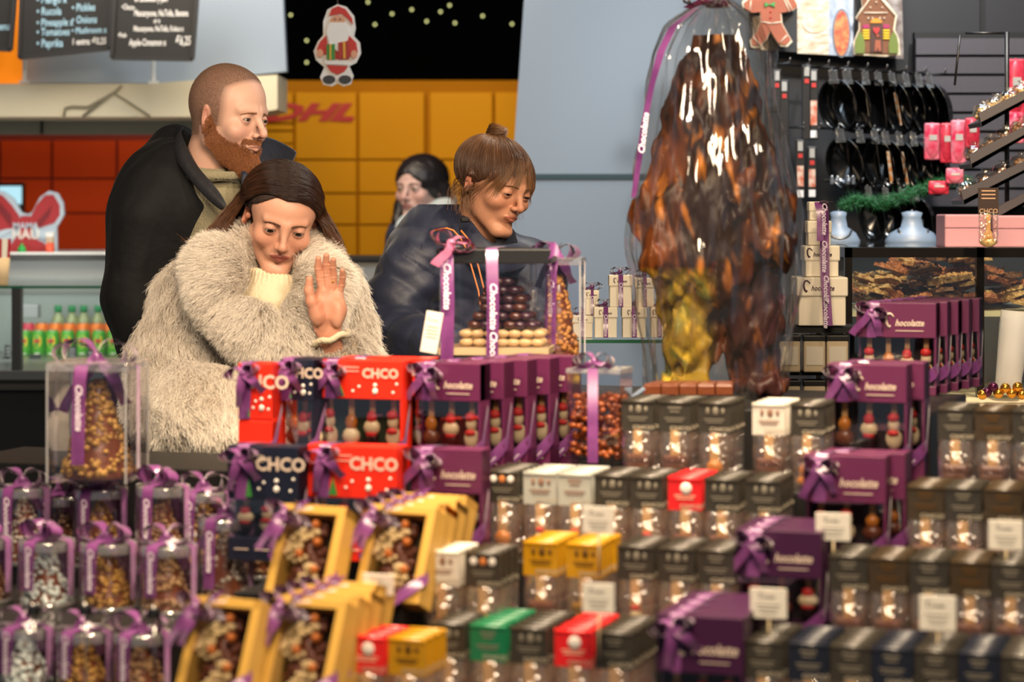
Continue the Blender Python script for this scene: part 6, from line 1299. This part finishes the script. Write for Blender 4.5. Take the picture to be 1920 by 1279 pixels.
# ---- gold framed boxes
GF = mat('gold_card', '#c49a48', .45, metal=.1, var=.05, vscale=6)
def goldbox(label, p, lean=-.42, rz=-TH-.12, first=[None], grp=None):
    if first[0]: return dup(first[0], p, rz, label, grp, lean)
    t = thing('framed_chocolate_tree_box', label, 'gift box', p, rz, grp, lean); w_, h, d = .104, .142, .045; first[0] = t
    b = MB(); f = .013
    for c_, s_ in (((0, 0, f/2), (w_, d, f)), ((0, 0, h-f/2), (w_, d, f)), ((-w_/2+f/2, 0, h/2), (f, d, h)), ((w_/2-f/2, 0, h/2), (f, d, h))): b.box((c_[0], d/2, c_[2]), s_, GF, bev=.001)
    b.box((0, d-.002, h/2), (w_, .003, h), mat('gold_back', '#4a3a1c', .6)); b.build('gold_frame', t)
    b = MB(); b.box((0, .001, h/2), (w_-2*f, .001, h-2*f), ACR); b.build('window', t)
    b = MB(); rr = random.Random(4); H = .105
    for i in range(95):
        u = rr.random()**1.2; a = rr.random()*PI; q = .036*(1-u*.75); b.ell((math.cos(a)*q*rr.uniform(.3, 1), .026-math.sin(a)*q*.35, .018+H*u), rr.uniform(.006, .009), CHO, 1)
    for i in range(70):
        u = rr.random(); x = -.014+.02*math.sin(u*7)+.024*u*(1-u)+rr.uniform(-.016, .016); b.ell((x, .010, .022+H*.82*u), rr.uniform(.0034, .0054), mat('hazel_bits', '#ecd49a', .5), 1)
    for x, z in ((.012, .09), (.016, .05), (-.014, .072), (.004, .116)): b.ell((x, .008, z), .0066, mat('caramel_ball', '#d87c2c', .3, coat=.4), 2)
    b.build('chocolate_tree', t)
    b = MB(); x0 = -w_*.40
    b.strip([(x0+.03, -.003, h+.002), (x0+.012, -.004, h-.006), (x0-.002, -.004, h-.03), (x0-.014, .004, h-.05)], [(.6, 0, .8)]*4, .018, PU); b.strip([(w_/2+.003, .01, h*.30), (w_/2, -.004, h*.22), (w_*.15, -.005, .001)], [(-.3, 0, 1)]*3, .017, PU)
    b.strip([(x0+.01, 0, h+.002), (0, .02, h+.004), (w_*.4, .03, h+.002)], [(0, 1, 0)]*3, .016, PU); logo(b, TR((x0+.034, -.006, h-.006), (0, -.15, 0)), .009, RT)
    b.build('ribbon', t); b = MB(); bow(b, TR((x0, -.008, h-.020), (0, .4, 0)), .030, .019, tails=((-.2, -2.0), (.6, -1.7))); b.build('bow', t); return t
g1 = goldbox('gold-framed chocolate tree box in the second row, left of the two', W(552, 1128, 3.42)); goldbox('gold-framed chocolate tree box in the second row behind the white price tag', W(722, 1128, 3.42)-Vector((.0, 0, 0)))
goldbox('gold-framed chocolate tree box in the lowest row, left of the two', W(385, 1318, 3.18)); goldbox('gold-framed chocolate tree box in the lowest row beside the red sachets', W(546, 1318, 3.18))
for i in range(3): goldbox('gold-edged box in the fan behind the front gold box of the second row', W(722, 1128, 3.42)+vX*(.047*(i+1))-uX*(.001*(i+1)), grp='gold boxes fanned in the second row')
for i in range(3): goldbox('gold-edged box in the fan behind the front gold box of the lowest row', W(546, 1318, 3.18)+vX*(.047*(i+1))-uX*(.001*(i+1)), grp='gold boxes fanned in the lowest row')
# ---- nut cube, date box, bars, loose bow
t = thing('clear_nut_box', 'clear box of orange-brown sugared nuts with purple bow beside the purple fan', 'gift box', W(1112, 868, 4.02), -TH); b = MB(); b.box((0, .04, .075), (.092, .08, .15), ACR, bev=.002); b.box((0, .04, .152), (.095, .083, .008), ACE, bev=.001); b.build('clear_box', t)
b = MB(); rr = random.Random(6); NO = mat('nut_orange', '#b05a20', .3, coat=.4, col2='#7a3410', vscale=50)
for i in range(260): b.ell((rr.uniform(-.038, .038), .04+rr.uniform(-.034, .034), .008+.102*rr.random()), (rr.uniform(.006, .009), .006, .006), NO, 1)
b.build('sugared_nuts', t); b = MB(); b.strip([(0, -.002, .0), (0, -.002, .157), (0, .08, .157)], (1, 0, 0), .018, PU); bow(b, TR((0, .01, .168)), .034, .018, tails=((-1.2, -.5), (1.3, -.3)), seed=3); b.build('ribbon', t)
Yd = 4.25; k = MM(Yd); p = W(925, 664, Yd)
t = thing('date_box', 'clear box of chocolate dates with black lid and two purple ribbons', 'gift box', p, -.10); h = 196*k; w_ = 208*k
b = MB(); b.box((0, .075, .004), (w_, .15, .012), mat('date_tray', '#b09a78', .5)); b.box((0, .075, -.014), (w_*.98, .148, .024), BK); b.build('tray', t)
b = MB(); b.box((0, .075, h/2), (w_*.98, .148, h), ACR, bev=.002); b.build('clear_walls', t); b = MB(); b.box((0, .075, h-.012), (w_*1.04, .158, .026), mat('lid_black', '#17191c', .35), bev=.002); b.build('lid', t)
DG = [mat('date_plum', '#3a1c28', .3, coat=.4), mat('date_cream', '#c8a878', .4), mat('date_brown', '#4a2418', .3, coat=.4)]
b = MB(); rr = random.Random(8)
for lv in range(8):
    n = 7-lv//1.3
    n = max(2, int(n)); 
    for i in range(n):
        for j in range(3): b.ell(((i-(n-1)/2)*.021+rr.uniform(-.003, .003)+.012, .04+j*.03, .018+lv*.0155), (.013, .009, .008), DG[1] if lv < 2 else DG[2 if (i+j) % 3 == 0 else 0], 2, TR(rot=(0, 0, 0)))
b.build('date_pyramid', t)
b = MB()
for x in (-w_*.42, -.002): b.strip([(x, -.004, -.02), (x+.002, -.004, h*.5), (x, -.008, h), (x, .0, h+.003), (x, .15, h+.003)], (1, 0, 0), .023 if x < -.01 else .021, PU)
for x, z in ((-w_*.42, .12), (0, .085), (0, .0)): 
    b.text('Chocolatte', .018, RT, TR((x+.001, -.0105, z), (0, PI/2, 0)), bold=.03, shear=.2)
bow(b, TR((-w_*.38, -.006, h+.012), (0, .4, .3)), .040, .02, mat('satin_pink', '#b26a8c', .35), tails=((.8, .3), (-.3, -1.2)), seed=4); b.strip([(w_*.5, .0, h-.006), (w_*.56, -.006, h+.002), (w_*.62, .0, h-.012)], (0, .4, 1), [.024, .026, .006], PU); b.build('ribbon', t)
q = thing('display_riser', 'hidden black riser block carrying the date box', 'riser', (p.x, p.y+.09, ZE), -TH); b = MB(); zr = p.z-.027-ZE; b.box((0, 0, zr/2), (.18, .13, zr), DT); b.build('block', q)
for lab, x, y, z, sx_, sy_, sz_ in (('black riser block under the gold-framed boxes of the second row', -.255, 3.53, ZB, .26, .155, W(0, 1128, 3.42).z-ZB), ('black riser block under the gold-framed boxes of the lowest row', -.34, 3.27, ZA, .25, .17, W(0, 1318, 3.18).z-ZA)):
    q = thing('display_riser', lab, 'riser', (x, y, z), -TH); b = MB(); b.box((0, 0, sz_/2), (sx_, sy_, sz_-.001), DT); b.build('block', q)
for i in range(5):
    q = thing('chocolate_bar', 'brown chocolate bar lying in a row at the foot of the wrapped figure', 'chocolate bar', W(1222+34*i, 745, 4.16), -TH+.05*i, 'chocolate bars at the foot of the figure'); b = MB(); b.box((0, .04, .012), (.030, .085, .018), CHO, bev=.002)
    for j in range(4): b.box((0, .01+.02*j, .0215), (.026, .016, .003), CHO, bev=.001)
    b.build('bar_body', q)
t = thing('acrylic_scoop', 'clear acrylic scoop leaning by the chocolate bars', 'scoop', W(1150, 770, 4.1)); b = MB(); b.box((0, 0, .0), (.13, .02, .006), mat('blue_acrylic', '#7d8ea8', .15), TR(rot=(0, -.62, 0)), bev=.002); b.build('handle_bar', t)
# ---- the wrapped chocolate figure
Yk = 4.38; k = MM(Yk); fp = W(1352, 742, Yk)
t = thing('wrapped_chocolate_figure', 'very large chocolate figure in crinkled clear cellophane with purple ribbon', 'chocolate figure', fp); fo = np.array(fp)
P_ = lambda x, y, dy=0: np.array(W(x, y, Yk+dy))
def figf(p):
    d = chain(p, [P_(1342, 75), P_(1338, 140), P_(1332, 200), P_(1330, 270)], [.030, .060, .078, .085], .02)                                   # hat and head
    d = smin(d, chain(p, [P_(1335, 280), P_(1335, 380), P_(1340, 480)], [.07, .105, .11], .04, (1, 1.2, 1)), .03)           # coat
    d = smin(d, chain(p, [P_(1272, 300), P_(1228, 400, -.02), P_(1250, 478, -.05)], [.045, .042, .04], .02), .02)           # arms
    d = smin(d, chain(p, [P_(1400, 290), P_(1448, 400, -.02), P_(1452, 460, -.05)], [.045, .042, .04], .02), .02)
    d = smin(d, ell(p, P_(1238, 490, -.05), (.042, .04, .035)), .01); d = smin(d, ell(p, P_(1462, 470, -.05), (.036, .04, .04)), .01)
    d = smin(d, chain(p, [P_(1400, 520), P_(1410, 620), P_(1415, 700)], [.065, .055, .045], .02, (1, 1.1, 1)), .02)
    d = smin(d, chain(p, [P_(1290, 520), P_(1295, 640), P_(1290, 700)], [.062, .052, .045], .02, (1, 1.1, 1)), .02)
    d = smin(d, ell(p, P_(1425, 722, -.03), (.05, .06, .02)), .01); d = smin(d, ell(p, P_(1290, 722, -.02), (.05, .05, .02)), .01)
    s_ = np.array((1, 1, .28), np.float32); return d+.011*nz(p*s_, 42, 2)+.005*nz(p*s_, 95, 4)+.004*nz(p, 40, 6)
def figc(V):
    x = (V[:, 0]/V[:, 1])*FPX+960; y = HOR-(V[:, 2]-CAMZ)/V[:, 1]*FPX; n = len(V); c = np.tile(np.array(lin('#1e0c05')[:3]), (n, 1))
    def mixc(w_, col):
        nonlocal c; c = c*(1-w_[:, None])+np.array(lin(col)[:3])*w_[:, None]
    mixc(np.clip(.25+.7*nz(V*np.array((1, 1, .2), np.float32), 45, 7), 0, 1)*.7, '#8a4812'); mixc(np.clip(nz(V*np.array((1, 1, .3), np.float32), 60, 9)-.5, 0, 1), '#c87c28')
    g = np.clip((1345-x)/25, 0, 1)*np.clip((y-500)/25, 0, 1); mixc(g*.8, '#8a741e'); mixc(g*np.clip(nz(V, 30, 3), 0, 1)*.8, '#5a6a38'); mixc(g*np.clip(nz(V, 44, 13)-.2, 0, 1), '#d8b83a')
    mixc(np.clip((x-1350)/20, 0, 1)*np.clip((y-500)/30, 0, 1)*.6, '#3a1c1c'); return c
CF = mat('figure_chocolate', rough=.48, vcol=True, spec=.25, coat=.0, bump=.25, bscale=40, stretch=(1, 1, .5))
a, c = P_(1160, 760), P_(1520, 70)
sdf_obj('chocolate_body', figf, (a[0], Yk-.2, a[2]), (c[0], Yk+.2, c[2]), .004, CF, t, fo, figc)
CELL = film('cellophane', (1, .985, .96), .08, .05, 1.0, 22, (1, 1, .3), haze=.008)
prof = [(0, 1345, 22), (20, 1342, 55), (45, 1338, 88), (100, 1333, 112), (200, 1332, 122), (300, 1335, 142), (400, 1338, 155), (480, 1342, 160), (560, 1345, 152), (640, 1342, 138), (710, 1342, 128), (742, 1343, 124)]
ys = np.linspace(-4, 742, 70); n = 150; vs = []; rr = np.random.default_rng(3); ph = rr.uniform(0, 6.28, 8)
for y in ys:
    cx = np.interp(y, [q[0] for q in prof], [q[1] for q in prof]); hw = np.interp(y, [q[0] for q in prof], [q[2] for q in prof])*k
    for j in range(n):
        th = 2*PI*j/n; f = 1+ .035*math.sin(9*th+ph[0]+y*.006)+.028*math.sin(17*th+ph[1]-y*.01)+.016*math.sin(31*th+ph[2]+y*.02)+.02*math.sin(y*.045+3*th+ph[3])
        f *= 1+(.25*math.sin(12*th+ph[4]) if y < 25 else .25*math.sin(12*th+ph[4])*max(0, 1-(y-25)/120))*.5
        vs.append((P_(cx, y)[0]-fo[0]+math.cos(th)*hw*f, math.sin(th)*hw*.85*f, P_(cx, y)[2]-fo[2]))
b = MB(); b.raw(vs, [(i*n+j, i*n+(j+1) % n, (i+1)*n+(j+1) % n, (i+1)*n+j) for i in range(len(ys)-1) for j in range(n)], CELL, True)
top = P_(1345, -2)-fo; vs = []
for i in range(8):
    for j in range(40): th = 2*PI*j/40; r_ = (.014+.055*(i/7)**1.2)*(1+.3*math.sin(7*th)); vs.append((top[0]+math.cos(th)*r_, math.sin(th)*r_, top[2]+.06*i/7))
b.raw(vs, [(i*40+j, i*40+(j+1) % 40, (i+1)*40+(j+1) % 40, (i+1)*40+j) for i in range(7) for j in range(40)], CELL, True); b.build('cellophane', t)
b = MB(); tp = Vector(P_(1345, 8)-fo); b.lathe([(.02, -.006), (.025, 0), (.02, .006)], mat('satin_wine', '#4a1230', .35, sheen=.3), 20, TR(tp)); bow(b, TR(tp+Vector((-.03, -.03, .004))), .035, .02, mat('satin_wine'), tails=((-.9, -.4), (.6, -.2)), seed=2)
pts = [P_(1305, 15, -.05), P_(1262, 50, -.10), P_(1240, 95, -.11), P_(1222, 160, -.1), P_(1208, 230, -.09), P_(1198, 300, -.08), P_(1188, 370, -.07)]; b.strip([Vector(q-fo) for q in pts], (1, -.5, .2), [.016, .018, .016, .012, .012, .012, .010], PU)
b.text('Chocolatte', .016, RT, TR(Vector(P_(1207, 250, -.105)-fo), (0, -PI/2+.12, 0)), bold=.02, shear=.2); b.build('ribbon', t)
